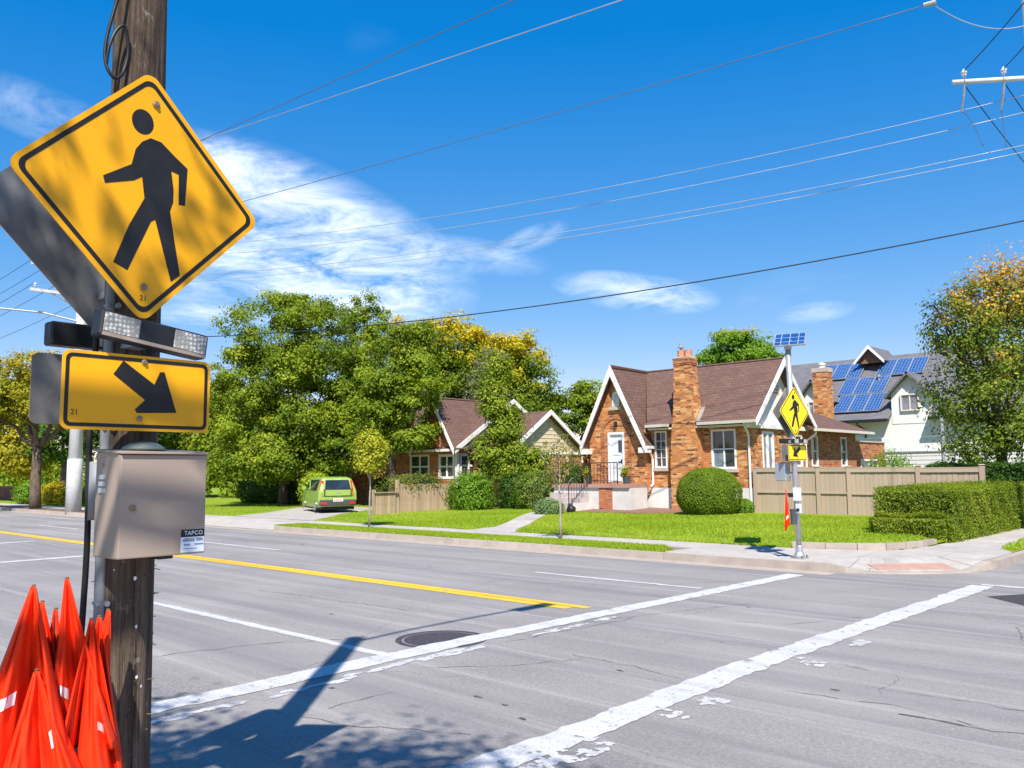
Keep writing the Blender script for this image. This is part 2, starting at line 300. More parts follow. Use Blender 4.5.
# ---------------------------------------------------------------- building helpers
def offset_of(o):
    p = Vector((0, 0, 0))
    while o is not None: p += Vector(o.location); o = o.parent
    return p
class MB:
    """collects shapes in world coordinates; build() links them as one mesh object"""
    def __init__(s): s.v = []; s.f = []
    def poly(s, pts):
        b = len(s.v); s.v += [tuple(p) for p in pts]; s.f.append(tuple(range(b, b+len(pts)))); return s
    def box(s, x0, x1, y0, y1, z0, z1):
        b = len(s.v); s.v += [(x0,y0,z0),(x1,y0,z0),(x1,y1,z0),(x0,y1,z0),(x0,y0,z1),(x1,y0,z1),(x1,y1,z1),(x0,y1,z1)]
        s.f += [tuple(b+i for i in q) for q in ((3,2,1,0),(4,5,6,7),(0,1,5,4),(1,2,6,5),(2,3,7,6),(3,0,4,7))]; return s
    def hexa(s, p):
        """eight corners: four of the bottom, four of the top, counter-clockwise"""
        b = len(s.v); s.v += [tuple(q) for q in p]
        s.f += [tuple(b+i for i in q) for q in ((3,2,1,0),(4,5,6,7),(0,1,5,4),(1,2,6,5),(2,3,7,6),(3,0,4,7))]; return s
    def slab(s, pts, th):
        """a polygon thickened by th against its normal"""
        P = [Vector(p) for p in pts]; n = Vector((0,0,0))
        for i in range(len(P)): n += P[i].cross(P[(i+1) % len(P)])
        n.normalize(); Q = [p - n*th for p in P]; k = len(P); b = len(s.v)
        s.v += [tuple(p) for p in P] + [tuple(q) for q in Q]
        s.f.append(tuple(b+i for i in range(k))); s.f.append(tuple(b+k+i for i in reversed(range(k))))
        for i in range(k): j = (i+1) % k; s.f.append((b+i, b+k+i, b+k+j, b+j))
        return s
    def bar(s, a, b_, w, h, up=(0,0,1)):
        a = Vector(a); c = Vector(b_); d = (c-a).normalized(); u = Vector(up)
        if abs(d.dot(u)) > .98: u = Vector((1,0,0))
        r = d.cross(u).normalized(); u = r.cross(d).normalized(); r *= w/2; u *= h/2
        return s.hexa([a-r-u, c-r-u, c+r-u, a+r-u, a-r+u, c-r+u, c+r+u, a+r+u])
    def tube(s, pts, rad, n=8, cap=True):
        P = [Vector(p) for p in pts]; k = len(P)
        if isinstance(rad, (int, float)): rad = [rad]*k
        b = len(s.v); prev = None
        for i, p in enumerate(P):
            d = (P[min(i+1, k-1)] - P[max(i-1, 0)]).normalized()
            if prev is None:
                r = d.cross(Vector((0,0,1)))
                if r.length < .05: r = d.cross(Vector((1,0,0)))
            else: r = prev - d*prev.dot(d)
            r.normalize(); prev = r; u = d.cross(r)
            for j in range(n):
                a = 2*math.pi*j/n; q = p + (r*math.cos(a) + u*math.sin(a))*rad[i]; s.v.append(tuple(q))
        for i in range(k-1):
            for j in range(n):
                j2 = (j+1) % n; s.f.append((b+i*n+j, b+i*n+j2, b+(i+1)*n+j2, b+(i+1)*n+j))
        if cap:
            s.f.append(tuple(b+j for j in reversed(range(n)))); s.f.append(tuple(b+(k-1)*n+j for j in range(n)))
        return s
    def lathe(s, c, prof, n=16, axis=(0,0,1)):
        ax = Vector(axis).normalized(); c = Vector(c)
        return s.tube([c + ax*h for r, h in prof], [max(r, .0005) for r, h in prof], n)
    def map(s, fn): s.v = [tuple(fn(Vector(p))) for p in s.v]; return s
    def build(s, name, mat, parent=None, smooth=False, bevel=0, local=False, uvs=True, segs=1):
        off = offset_of(parent) if (parent is not None and not local) else Vector((0,0,0))
        me = bpy.data.meshes.new(name); me.from_pydata([(p[0]-off.x, p[1]-off.y, p[2]-off.z) for p in s.v], [], s.f)
        if bevel:
            bm = bmesh.new(); bm.from_mesh(me); bmesh.ops.bevel(bm, geom=list(bm.edges), offset=bevel, segments=segs, affect='EDGES', profile=.6); bm.to_mesh(me); bm.free()
        me.materials.append(MATS[mat])
        if smooth: me.polygons.foreach_set('use_smooth', [True]*len(me.polygons))
        if uvs: add_uv(me)
        me.update()
        o = bpy.data.objects.new(name, me); col.objects.link(o)
        if parent is not None: o.parent = parent
        return o
def add_uv(me):
    uv = me.uv_layers.new(name='UVMap'); k = 0
    for p in me.polygons:
        n = p.normal
        if abs(n.z) > .995: t = Vector((1,0,0)); w = Vector((0,1,0))
        else:
            t = Vector((-n.y, n.x, 0)).normalized(); w = n.cross(t)
        for li in p.loop_indices:
            q = me.vertices[me.loops[li].vertex_index].co
            uv.data[li].uv = (q.dot(t), q.dot(w))
def tag(o, label=None, cat=None, group=None, kind=None):
    if label: o['label'] = label
    if cat: o['category'] = cat
    if group: o['group'] = group
    if kind: o['kind'] = kind
    return o
def thing(name, label, cat, loc=(0,0,0), rotz=0, group=None):
    o = bpy.data.objects.new(name, None); col.objects.link(o); o.empty_display_size = .2
    o.location = loc; o.rotation_euler = (0,0,rotz); return tag(o, label, cat, group)
def struct(o): o['kind'] = 'structure'; return o
def piece(name, me, parent, loc, rotz=0, scale=None):
    o = bpy.data.objects.new(name, me); col.objects.link(o); o.parent = parent
    o.location = Vector(loc) - offset_of(parent); o.rotation_euler = (0,0,rotz)
    if scale: o.scale = scale
    return o
def mesh_of(mb, name, mat, bevel=0):
    o = mb.build(name, mat, None, bevel=bevel); me = o.data; bpy.data.objects.remove(o); return me
def text_mesh(s, size, fn, name, mat, parent):
    """flat lettering; fn maps (x, y) of the line to a world point"""
    c = bpy.data.curves.new(name, 'FONT'); c.body = s; c.size = size; c.align_x = 'CENTER'; c.align_y = 'CENTER'; c.resolution_u = 2
    o = bpy.data.objects.new(name, c); col.objects.link(o)
    me = bpy.data.meshes.new_from_object(o.evaluated_get(bpy.context.evaluated_depsgraph_get()))
    bpy.data.objects.remove(o)
    off = offset_of(parent)
    for v in me.vertices: v.co = Vector(fn(v.co.x, v.co.y)) - off
    me.materials.clear(); me.materials.append(MATS[mat]); add_uv(me)
    t = bpy.data.objects.new(name, me); col.objects.link(t); t.parent = parent; return t
from mathutils.geometry import tessellate_polygon
rng = np.random.default_rng(7); rnd = random.Random(11)

# ---- foliage: many leaf-sized faces spread through clumps of a crown's volume
def np_mesh(name, verts, nper, tint, mat, parent):
    nv = len(verts); nf = nv//nper
    me = bpy.data.meshes.new(name); off = np.array(offset_of(parent)) if parent else np.zeros(3)
    me.vertices.add(nv); me.vertices.foreach_set('co', (verts-off).astype(np.float32).ravel())
    me.loops.add(nv); me.loops.foreach_set('vertex_index', np.arange(nv, dtype=np.int32))
    me.polygons.add(nf); me.polygons.foreach_set('loop_start', np.arange(0, nv, nper, dtype=np.int32)); me.polygons.foreach_set('loop_total', np.full(nf, nper, np.int32))
    at = me.color_attributes.new('tint', 'FLOAT_COLOR', 'POINT')
    c = np.ones((nv, 4), np.float32); c[:, :3] = np.repeat(tint, nper, axis=0); at.data.foreach_set('color', c.ravel())
    me.materials.append(MATS[mat]); me.update(calc_edges=True)
    o = bpy.data.objects.new(name, me); col.objects.link(o)
    if parent: o.parent = parent
    return o
def unit(n, r):
    u = r.normal(size=(n, 3)); return u/np.linalg.norm(u, axis=1, keepdims=True)
def leaves(P, nrm, size, tint, r, aspect=.62):
    """a rhombus per leaf at P facing nrm"""
    n = len(P); nrm = nrm/np.linalg.norm(nrm, axis=1, keepdims=True)
    a = unit(n, r); a -= nrm*np.sum(a*nrm, axis=1, keepdims=True); a /= np.linalg.norm(a, axis=1, keepdims=True); b = np.cross(nrm, a)
    s = (size*r.uniform(.65, 1.3, n))[:, None]
    V = np.stack([P-a*s*.5, P-a*s*.05+b*s*aspect*.5+nrm*s*.10, P+a*s*.55, P-a*s*.05-b*s*aspect*.5+nrm*s*.10], axis=1)
    return V.reshape(-1, 3)
def tints(base, cols, r, jit=.16):
    """base in 0..1 picks along a list of colours"""
    cols = np.array(cols); k = len(cols)-1; x = np.clip(base, 0, .9999)*k; i = x.astype(int); f = (x-i)[:, None]
    c = cols[i]*(1-f) + cols[np.minimum(i+1, k)]*f
    return np.clip(c*r.uniform(1-jit, 1+jit, (len(c), 1)), 0, 1)
def crown(parent, lobes, n, size, cols, seed, clump=.35, shell=.5, name='crown', per=45, warm_top=0.0, warm=None, aspect=.62, up=.45, puff=None):
    r = np.random.default_rng(seed); L = np.array(lobes, float); w = (L[:,3]*L[:,4]+L[:,4]*L[:,5]+L[:,3]*L[:,5]); w /= w.sum()
    nc = max(3, n//per); li = r.choice(len(L), nc, p=w); u = unit(nc, r)
    rad = r.uniform(shell, 1.0, nc)**.6*r.uniform(.86, 1.08, nc)
    cc = L[li,:3] + u*L[li,3:6]*rad[:,None]
    cbase = np.clip(r.normal(.5, .22, nc), 0, 1)
    if puff:                                            # clumps gather on rounded boughs, with hollows between them
        npf, pr = puff; lp = r.choice(len(L), npf, p=w); pu = unit(npf, r); pu[:,2] = np.where(pu[:,2] < -.8, -pu[:,2], pu[:,2])
        pc_ = L[lp,:3] + pu*L[lp,3:6]*r.uniform(.55, 1.0, npf)[:,None]; ps = pr*r.uniform(.6, 1.25, npf); pb_ = np.clip(r.normal(.5, .2, npf), 0, 1)
        ki = r.integers(0, npf, nc); keep = r.uniform(size=nc) < .72
        v = unit(nc, r); v[:,2] = np.where(v[:,2] < -.45, -v[:,2]*.6, v[:,2])*.9+.05; q = pc_[ki] + v*(ps[ki]*r.uniform(.75, 1.0, nc))[:,None]*np.array([1, 1, .75])
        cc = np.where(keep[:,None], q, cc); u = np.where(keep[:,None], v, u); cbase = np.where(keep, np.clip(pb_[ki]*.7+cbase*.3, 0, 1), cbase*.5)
    k = r.integers(0, nc, n); sc = clump*r.uniform(.55, 1.3, nc)
    P = cc[k] + np.clip(r.normal(size=(n,3)), -1.8, 1.8)*sc[k][:,None]*np.array([1, 1, .62])
    dd = P-cc[k]; dd /= np.maximum(np.linalg.norm(dd, axis=1, keepdims=True), 1e-6)
    nr = u[k]*.45 + dd*.8 + np.array([0,0,up]) + unit(n, r)*.6
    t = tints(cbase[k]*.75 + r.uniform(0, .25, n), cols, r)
    if warm is not None:
        zt = (P[:,2]-L[:,2].min())/max(.1, (L[:,2]+L[:,5]).max()-L[:,2].min())
        hot = np.clip((zt+(cbase[k]-.5)*.9-warm_top)*2.5, 0, 1)[:,None]
        t = t*(1-hot) + tints(r.uniform(0, 1, n), warm, r)*hot
    V = leaves(P, nr, size, t, r, aspect)
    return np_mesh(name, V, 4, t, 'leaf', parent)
def limb(mb, pts, r0, r1, n=7):
    k = len(pts); mb.tube(pts, [r0+(r1-r0)*i/(k-1) for i in range(k)], n)
def wiggle(a, b, k, amp, r):
    a = Vector(a); b = Vector(b); out = []
    for i in range(k+1):
        t = i/k; p = a.lerp(b, t); e = amp*math.sin(math.pi*t)
        out.append(p + Vector((r.uniform(-e, e), r.uniform(-e, e), r.uniform(-e, e)*.5)))
    return out
def tree(name, label, base, height_fork, lobes, n, size, cols, seed, r0=.22, group=None, bark='bark', cat='tree', **kw):
    t = thing(name, label, cat, base, 0, group); r = random.Random(seed); b = Vector(base)
    mb = MB(); fork = b + Vector((r.uniform(-.1,.1), r.uniform(-.1,.1), height_fork))
    limb(mb, wiggle(b, fork, 4, .06, r), r0*1.15, r0*.8, 9)
    for l in lobes:
        end = Vector(l[:3]) + Vector((0, 0, l[5]*.25)); limb(mb, wiggle(fork, end, 5, .25, r), r0*.55, r0*.08)
        for q in range(3):
            st = fork.lerp(end, r.uniform(.35, .8)); e2 = Vector(l[:3]) + Vector((r.uniform(-1,1)*l[3], r.uniform(-1,1)*l[4], r.uniform(-.5,.9)*l[5]))*.85
            limb(mb, wiggle(st, e2, 4, .15, r), r0*.22, r0*.04, 5)
    mb.build('trunk', bark, t, smooth=True, uvs=False)
    crown(t, lobes, n, size, cols, seed, **kw)
    return t
GREEN = [(.04, .085, .008), (.13, .20, .014), (.26, .325, .022), (.44, .47, .06)]
DEEP = [(.020, .055, .010), (.05, .11, .016), (.09, .17, .02)]
YELLOW = [(.30, .30, .015), (.50, .42, .015), (.66, .48, .02)]
LIME = [(.07, .17, .012), (.15, .28, .02), (.26, .37, .03)]

def lawn_right(y):
    """right border of the corner lawn"""
    if y < 17.3: return -99
    if y < 18.35: return -8.1 + (y-17.3)/1.05*1.72
    if y < 19.6: return -6.38 + (y-18.35)/1.25*.25
    return -6.13
def ground_z(x, y):
    """height of the yards: kerb level at the pavement, rising gently to the houses"""
    t = min(1, max(0, (y-17.4)/8.0)); s = t*t*(3-2*t); k = min(1, max(0, (x+30)/9.0)); e = min(1, max(0, min(y-17.34, lawn_right(y)-.05-x)/.6)); e = e*e*(3-2*e)*min(1, max(0, (x+16.5)/2.5))
    return .138 + s*(.05 + .06*k) + e*.11 + (1-e)*s*.06*k

# ---------------------------------------------------------------- setting: terrain, roads, kerbs, pavements, lawns
mb = MB()
gx = [-900,-300,-120,-60,-30,0,30,60,300,900]
for i in range(9):
    for j in range(9): mb.poly([(gx[i],gx[j],-.06),(gx[i+1],gx[j],-.06),(gx[i+1],gx[j+1],-.06),(gx[i],gx[j+1],-.06)])
struct(mb.build('terrain', 'terrain'))
road = struct(MB().poly([(-400,1.95,0),(400,1.95,0),(400,14.76,0),(-400,14.76,0)]).build('road', 'asphalt'))
cs = [(-6.75,14.76)] + [(-6.75+2.45*math.sin(a), 17.2-2.45*math.cos(a)) for a in [R(x) for x in range(10, 91, 10)]] + [(-4.3, 120)]
side = struct(MB().poly([(x, y, .0) for x, y in reversed(cs)] + [(-6.75,14.764,.0),(12,14.764,0),(12,120,0)][1:]).build('side_street', 'asphalt'))

def jag_strip(mb, pts, w, z, jag=.012, step=.06):
    """a painted line along a polyline with ragged edges"""
    P = [Vector((p[0], p[1])) for p in pts]; L = []
    for a, b in zip(P, P[1:]):
        k = max(1, int((b-a).length/step))
        for i in range(k): L.append(a.lerp(b, i/k))
    L.append(P[-1]); lo = []; hi = []; ja = jb = 0
    for i, p in enumerate(L):
        d = (L[min(i+1, len(L)-1)] - L[max(i-1, 0)]).normalized(); n = Vector((-d.y, d.x))
        ja = ja*.7 + rnd.gauss(0, jag)*.6; jb = jb*.7 + rnd.gauss(0, jag)*.6
        lo.append(p - n*(w/2+ja)); hi.append(p + n*(w/2+jb))
    b = len(mb.v)
    for a, c in zip(lo, hi): mb.v += [(a.x, a.y, z), (c.x, c.y, z)]
    for i in range(len(L)-1): mb.f.append((b+2*i, b+2*i+2, b+2*i+3, b+2*i+1))
    return mb
def blob(mb, x, y, rx, ry, z, k=14, ang=0):
    pts = []
    for i in range(k):
        a = 2*math.pi*i/k; q = rnd.uniform(.55, 1.25); dx = math.cos(a)*rx*q; dy = math.sin(a)*ry*q
        pts.append((x+dx*math.cos(ang)-dy*math.sin(ang), y+dx*math.sin(ang)+dy*math.cos(ang), z))
    return mb.poly(pts)
jag_strip(MB(), [(-6.70,2.2),(-6.76,4.5),(-6.80,6.6),(-6.74,9.5),(-6.66,14.1)], .30, .0055, .016).build('crosswalk_line', 'road_white', road)
jag_strip(MB(), [(-3.86,2.2),(-3.87,4.5),(-3.96,7.4),(-3.93,10.5),(-3.86,14.5)], .31, .0055, .018).build('crosswalk_line', 'road_white', road)
jag_strip(MB(), [(-3.92,14.62),(6,14.62)], .14, .006, .02).build('crosswalk_line', 'road_white_old', road)
jag_strip(MB(), [(-120,8.83),(-7.35,8.83)], .16, .0055, .006, .2).build('centre_line', 'road_yellow', road)
jag_strip(MB(), [(-120,9.01),(-7.15,9.01)], .16, .0055, .006, .2).build('centre_line', 'road_yellow', road)
jag_strip(MB(), [(-12.6,5.42),(-6.75,5.42)], .13, .004, .008).build('lane_line', 'road_white', road)
for x0, x1, y in [(-10.4,-7.0,11.55),(-22.3,-18.2,11.1),(-35,-31,11.1),(-47,-43,11.1),(-26,-22.9,5.5),(-40,-36,5.5)]:
    jag_strip(MB(), [(x0,y),(x1,y)], .11, .006, .01).build('lane_line', 'road_white', road)
jag_strip(MB(), [(-20.4,5.6),(-20.5,7.6)], .3, .006, .02).build('stop_line', 'road_white', road)
jag_strip(MB(), [(-26.3,7.2),(-26.4,8.3)], .3, .006, .02).build('stop_line', 'road_white', road)
wear = MB()          # flaked remnants of an older crossing beside the new lines
for i in range(95):
    y = rnd.choice((3.1,3.5,4.3,4.5,5.2,5.6,5.9,6.0,7.6,8.4))+rnd.gauss(0,.22); blob(wear, -6.46+rnd.gauss(0, .035)+(.1 if y < 4.6 else 0), y, rnd.uniform(.015,.05), rnd.uniform(.03,.16), .0042+i*.000008)
for y0, wx, ly, k in [(3.9,.12,.22,26),(4.35,.10,.30,30),(5.5,.06,.10,9),(6.05,.06,.10,10),(7.85,.10,.14,14),(9.0,.06,.18,16)]:
    for i in range(k): blob(wear, -3.60+rnd.gauss(0, wx*.7), y0+rnd.gauss(0, ly*.6), rnd.uniform(.015,.06), rnd.uniform(.02,.07), .0042+i*.00006+y0*.0000)
wear.build('old_paint_flakes', 'road_white_old', road)['kind'] = 'stuff'
def crack(pts, w):
    mb = MB(); P = []
    for (x0,y0),(x1,y1) in zip(pts, pts[1:]):
        k = max(2, int(math.hypot(x1-x0, y1-y0)/.12))
        for i in range(k): P.append((x0+(x1-x0)*i/k+rnd.gauss(0,.018), y0+(y1-y0)*i/k+rnd.gauss(0,.018)))
    P.append(pts[-1]); b = 0
    for i in range(len(P)-1):
        a = Vector(P[i]); c = Vector(P[i+1]); d = (c-a).normalized(); n = Vector((-d.y, d.x))*w*rnd.uniform(.1, .42)
        mb.poly([(a.x-n.x,a.y-n.y,.003),(c.x-n.x,c.y-n.y,.003),(c.x+n.x,c.y+n.y,.003),(a.x+n.x,a.y+n.y,.003)])
    return mb.build('crack', 'tar', road, uvs=False)
crack([(-3.29, 6.69), (-2.88, 6.76), (-2.49, 6.84), (-2.15, 6.78), (-1.78, 6.63), (-1.2, 6.83)], 0.014)
crack([(-2.36, 6.63), (-2.08, 6.65), (-1.78, 6.63)], 0.035)
crack([(-6.61, 7.76), (-6.36, 8.78), (-6.01, 9.88), (-5.71, 10.67)], 0.014)
crack([(-5.55, 6.65), (-4.9, 6.62), (-4.16, 6.51)], 0.012)
crack([(-2.82, 7.27), (-2.24, 7.32), (-1.5, 7.32)], 0.012)
crack([(-8.7, 3.4), (-8.61, 3.76), (-8.51, 4.29), (-8.31, 5.0), (-7.9, 5.6)], 0.018)
crack([(-5.71, 3.93), (-5.69, 4.22), (-5.7, 4.57)], 0.02)
crack([(-6.44, 6.67), (-6.36, 7.65), (-6.27, 8.76)], 0.012)
crack([(-12.21, 7.11), (-10.46, 7.21), (-8.65, 7.36)], 0.016)
crack([(-5.9,3.6),(-5.2,3.75),(-4.4,4.2)], .012); crack([(-15,9.6),(-13.0,9.9),(-10.6,10.9)], .015); crack([(-9.5,10.4),(-7.9,11.2),(-6.9,12.9)], .014); crack([(-5.4,9.2),(-4.6,9.6),(-4.2,10.6)], .012); crack([(-2.2,9.6),(-2.6,11.0),(-2.4,12.4)], .014); crack([(-6.2,5.3),(-5.6,5.9),(-5.3,6.6)], .012)
for x, y in [(-5.07,4.92),(-4.74,4.89),(-4.38,4.71),(-4.74,6.4),(-3.02,7.0),(-6.2,4.3),(-9.4,6.5),(-5.6,10.4)]:
    blob(MB(), x, y, rnd.uniform(.03,.06), rnd.uniform(.015,.03), .004).build('tar_spot', 'tar', road, uvs=False)
mb = MB(); mb.poly([(-3.52,13.35,.004),(-2.9,12.75,.004),(-1.6,12.8,.004),(-1.5,14.0,.004),(-3.05,14.15,.004)]); mb.build('asphalt_patch', 'rubber_patch', road)
# manhole: ring set in the road, lid with a raised pattern
ml = thing('manhole_cover', 'round dark iron manhole cover crossed by the white crosswalk line', 'manhole cover', (-7.08,6.33,0))
rv = MB(); k = 40
for i in range(k):
    a = 2*math.pi*i/k; b = 2*math.pi*(i+1)/k
    for (r0, r1) in ((.43,.50),): rv.poly([(-7.08+math.cos(a)*r0,6.33+math.sin(a)*r0,.0025),(-7.08+math.cos(a)*r1,6.33+math.sin(a)*r1,.0025),(-7.08+math.cos(b)*r1,6.33+math.sin(b)*r1,.0025),(-7.08+math.cos(b)*r0,6.33+math.sin(b)*r0,.0025)])
rv.build('ring', 'cast_iron', ml)
lid = MB().poly([(-7.08+math.cos(2*math.pi*i/k)*.41, 6.33+math.sin(2*math.pi*i/k)*.41, .002) for i in range(k)]).build('lid', 'cast_iron', ml)
st = MB()
for i in range(-3, 4):
    for j in range(-3, 4):
        if i*i+j*j < 11: st.box(-7.08+i*.1-.022, -7.08+i*.1+.022, 6.33+j*.1-.022, 6.33+j*.1+.022, .001, .0038)
st.build('raised_studs', 'cast_iron', lid)['kind'] = 'stuff'

# kerbs: cast lengths with open joints
def kerb_run(name, y0, y1, xs, depth_z=-.05, top=.14):
    k = struct(MB().box(xs[0], xs[-1], min(y0,y1)+.03, max(y0,y1)-.03, depth_z-.02, top-.03).build(name, 'kerb_concrete'))
    for a, b in zip(xs, xs[1:]):
        m = MB(); g = .006; s = 1 if y1 > y0 else -1
        m.hexa([(a+g,min(y0,y1),depth_z),(b-g,min(y0,y1),depth_z),(b-g,max(y0,y1),depth_z),(a+g,max(y0,y1),depth_z),
                (a+g,min(y0,y1)+(.025 if s>0 else 0),top),(b-g,min(y0,y1)+(.025 if s>0 else 0),top),(b-g,max(y0,y1)-(.025 if s<0 else 0),top),(a+g,max(y0,y1)-(.025 if s<0 else 0),top)])
        m.build('kerb_length', 'kerb_concrete', k)
    return k
xs_a = [-9.85+1.02*0 - 3.0*i for i in range(5, -1, -1)] + [-6.75]
xs_a = [-24.6,-21.8,-18.8,-15.8,-12.8,-9.8,-6.75]
kerb_run('kerb_house_side', 14.76, 14.92, xs_a)
kerb_run('kerb_far_left', 14.76, 14.92, [-140,-110,-90,-75,-66,-60,-54,-51,-48,-45,-42,-39,-36,-32.6])
kerb_run('kerb_near', 1.95, 1.80, [-60,-30,-15,-9,-6.9], -.05, .13); kerb_run('kerb_near_right', 1.95, 1.80, [-3.4,3,9,30,60], -.05, .13)
# corner kerb, lowered at the ramp
kc = struct(MB().box(-6.70,-6.5,14.9,15.0,-.08,-.05).build('kerb_corner', 'kerb_concrete'))
def corner_top(deg): return .14 - .115*max(0, min(1, (deg-8)/14.))*max(0, min(1, (82-deg)/14.))
for i in range(12):
    a0, a1 = 7.5*i, 7.5*(i+1); t0, t1 = corner_top(a0), corner_top(a1)
    P = lambda r, a, z: (-6.75+r*math.sin(R(a)), 17.2-r*math.cos(R(a)), z)
    MB().hexa([P(2.44,a0,-.05),P(2.44,a1,-.05),P(2.28,a1,-.05),P(2.28,a0,-.05),P(2.42,a0,t0),P(2.42,a1,t1),P(2.28,a1,t1),P(2.28,a0,t0)]).build('kerb_length', 'kerb_concrete', kc)
ks = struct(MB().box(-4.42,-4.34,17.25,90,-.07,.10).build('kerb_side_street', 'kerb_concrete'))
for i in range(20):
    MB().box(-4.46,-4.30,17.2+3*i+.006,17.2+3*i+2.994,-.05,.14).build('kerb_length', 'kerb_concrete', ks)
# gutter pan: pale concrete strip along the kerb
gut = struct(MB().poly([(-400,14.30,.004),(-6.2,14.30,.004),(-6.2,14.765,.004),(-400,14.765,.004)]).build('gutter', 'kerb_concrete'))

# pavement: a bed with a slab every metre and a half
slab_me = {}
def slabs(parent, x0, x1, y0, y1, nx, ny, z=.145, th=.05):
    w = (x1-x0)/nx; d = (y1-y0)/ny
    for i in range(nx):
        for j in range(ny):
            key = (round(w,3), round(d,3))
            if key not in slab_me: slab_me[key] = mesh_of(MB().box(-w/2+.007,w/2-.007,-d/2+.007,d/2-.007,-th,0), 'slab', 'concrete', .006)
            piece('slab', slab_me[key], parent, (x0+w*(i+.5), y0+d*(j+.5), z+rnd.uniform(-.003,.003)))
pav = struct(MB().box(-90,-9.9,16.13,17.29,-.05,.118).build('pavement', 'kerb_concrete'))
slabs(pav, -61.9, -9.9, 16.12, 17.30, 35, 1)
pc = struct(MB().poly([(-9.88,14.93,.11),(-6.75,14.93,.11),(-6.05,15.15,.06),(-5.2,15.75,.03),(-4.75,16.4,.03),(-4.48,17.2,.11),(-4.48,19.6,.118),(-4.9,21.6,.118),(-6.1,21.6,.118),(-6.1,19.6,.118),(-6.35,18.35,.118),(-7.1,17.6,.118),(-8.1,17.29,.118),(-9.88,17.29,.118)]).build('pavement_corner', 'concrete'))
slabs(pc, -9.88, -6.9, 14.93, 16.12, 2, 1); slabs(pc, -9.88, -8.2, 16.12, 17.30, 1, 1)
def cslab(pts):  # one cast slab of the ramp and its wings
    MB().slab(pts, .05).build('slab', 'concrete', pc)
arc = lambda a, r=2.272, dz=.006: (-6.75+r*math.sin(R(a)), 17.2-r*math.cos(R(a)), corner_top(a)+dz)
cslab([(-6.89,14.94,.145),(-6.74,14.94,.145),arc(8),arc(16),(-6.365,16.13,.145),(-6.89,16.11,.145)])
cslab([(-8.19,16.135,.145),(-6.46,16.12,.145),(-6.55,17.72,.145),(-7.1,17.55,.145),(-8.19,17.29,.145)])
ramp_top = [(-5.30,17.15,.145),(-6.355,16.15,.145)]
for i in range(7):      # the ramp falls to the lowered kerb, fanned in narrow bands
    a0, a1 = 16.3+i*8.2, 16.3+(i+1)*8.2-.15; t0, t1 = i/7, (i+1)/7-.002; q0 = Vector(ramp_top[1]).lerp(Vector(ramp_top[0]), t0); q1 = Vector(ramp_top[1]).lerp(Vector(ramp_top[0]), t1)
    cslab([arc(a0),arc(a1),tuple(q1),tuple(q0)])
cslab([(-6.44,16.12,.146),(-6.36,16.17,.146),(-5.31,17.17,.146),(-5.32,18.3,.146),(-6.28,18.3,.146),(-6.54,17.72,.146)])
cslab([arc(74),arc(82),(-4.50,17.2,.145),(-4.48,18.3,.145),(-5.31,18.3,.145),(-5.29,17.16,.145)])
for i, y in enumerate((18.31, 19.65, 21.0, 22.4)):
    y1 = (19.64, 20.99, 22.39, 23.8)[i]; xr = -4.48 if i == 0 else -4.9
    cslab([(-6.15 if i else -6.28,y,.145),(xr,y,.145),(xr,y1,.145),(-6.12,y1,.145)])
for i in range(6): cslab([(-6.12,23.81+1.5*i,.145),(-4.9,23.81+1.5*i,.145),(-4.9,25.3+1.5*i,.145),(-6.12,25.3+1.5*i,.145)])
# red tactile pad with raised domes on the ramp
pad = thing('tactile_pad', 'brick red tactile paving pad set in the corner kerb ramp', 'tactile pad', (-5.32,15.86,.06))
ax = Vector((.72,.70,0)).normalized(); ay = Vector((-ax.y, ax.x, 0)); c0 = Vector((-5.38,15.92,.058))
def padp(u, v, z): return c0 + ax*u + ay*v + Vector((0,0,z+.10*v))
MB().hexa([padp(-.68,-.26,-.03),padp(.68,-.26,-.03),padp(.68,.26,-.03),padp(-.68,.26,-.03),padp(-.68,-.26,.012),padp(.68,-.26,.012),padp(.68,.26,.012),padp(-.68,.26,.012)]).build('plate', 'tactile_red', pad)
dm = MB()
for i in range(22):
    for j in range(8):
        q = padp(-.64+i*.061, -.22+j*.062, .012); dm.lathe(q, [(.014,0),(.009,.006)], 6)
dm.build('raised_domes', 'tactile_red', pad, uvs=False)['kind'] = 'stuff'
# low concrete edge holding the lawn behind the ramp
edge = [(-8.25,17.36),(-7.6,17.50),(-7.05,17.75),(-6.62,18.12),(-6.38,18.55),(-6.24,19.1),(-6.18,19.8)]
ed = struct(MB().bar((-8.2,17.40,.10),(-7.7,17.5,.10),.05,.04).build('lawn_edging', 'kerb_concrete'))
for (x0,y0),(x1,y1) in zip(edge, edge[1:]): MB().bar((x0,y0,.195),(x1,y1,.195),.10,.15).build('edging_length', 'kerb_concrete', ed)
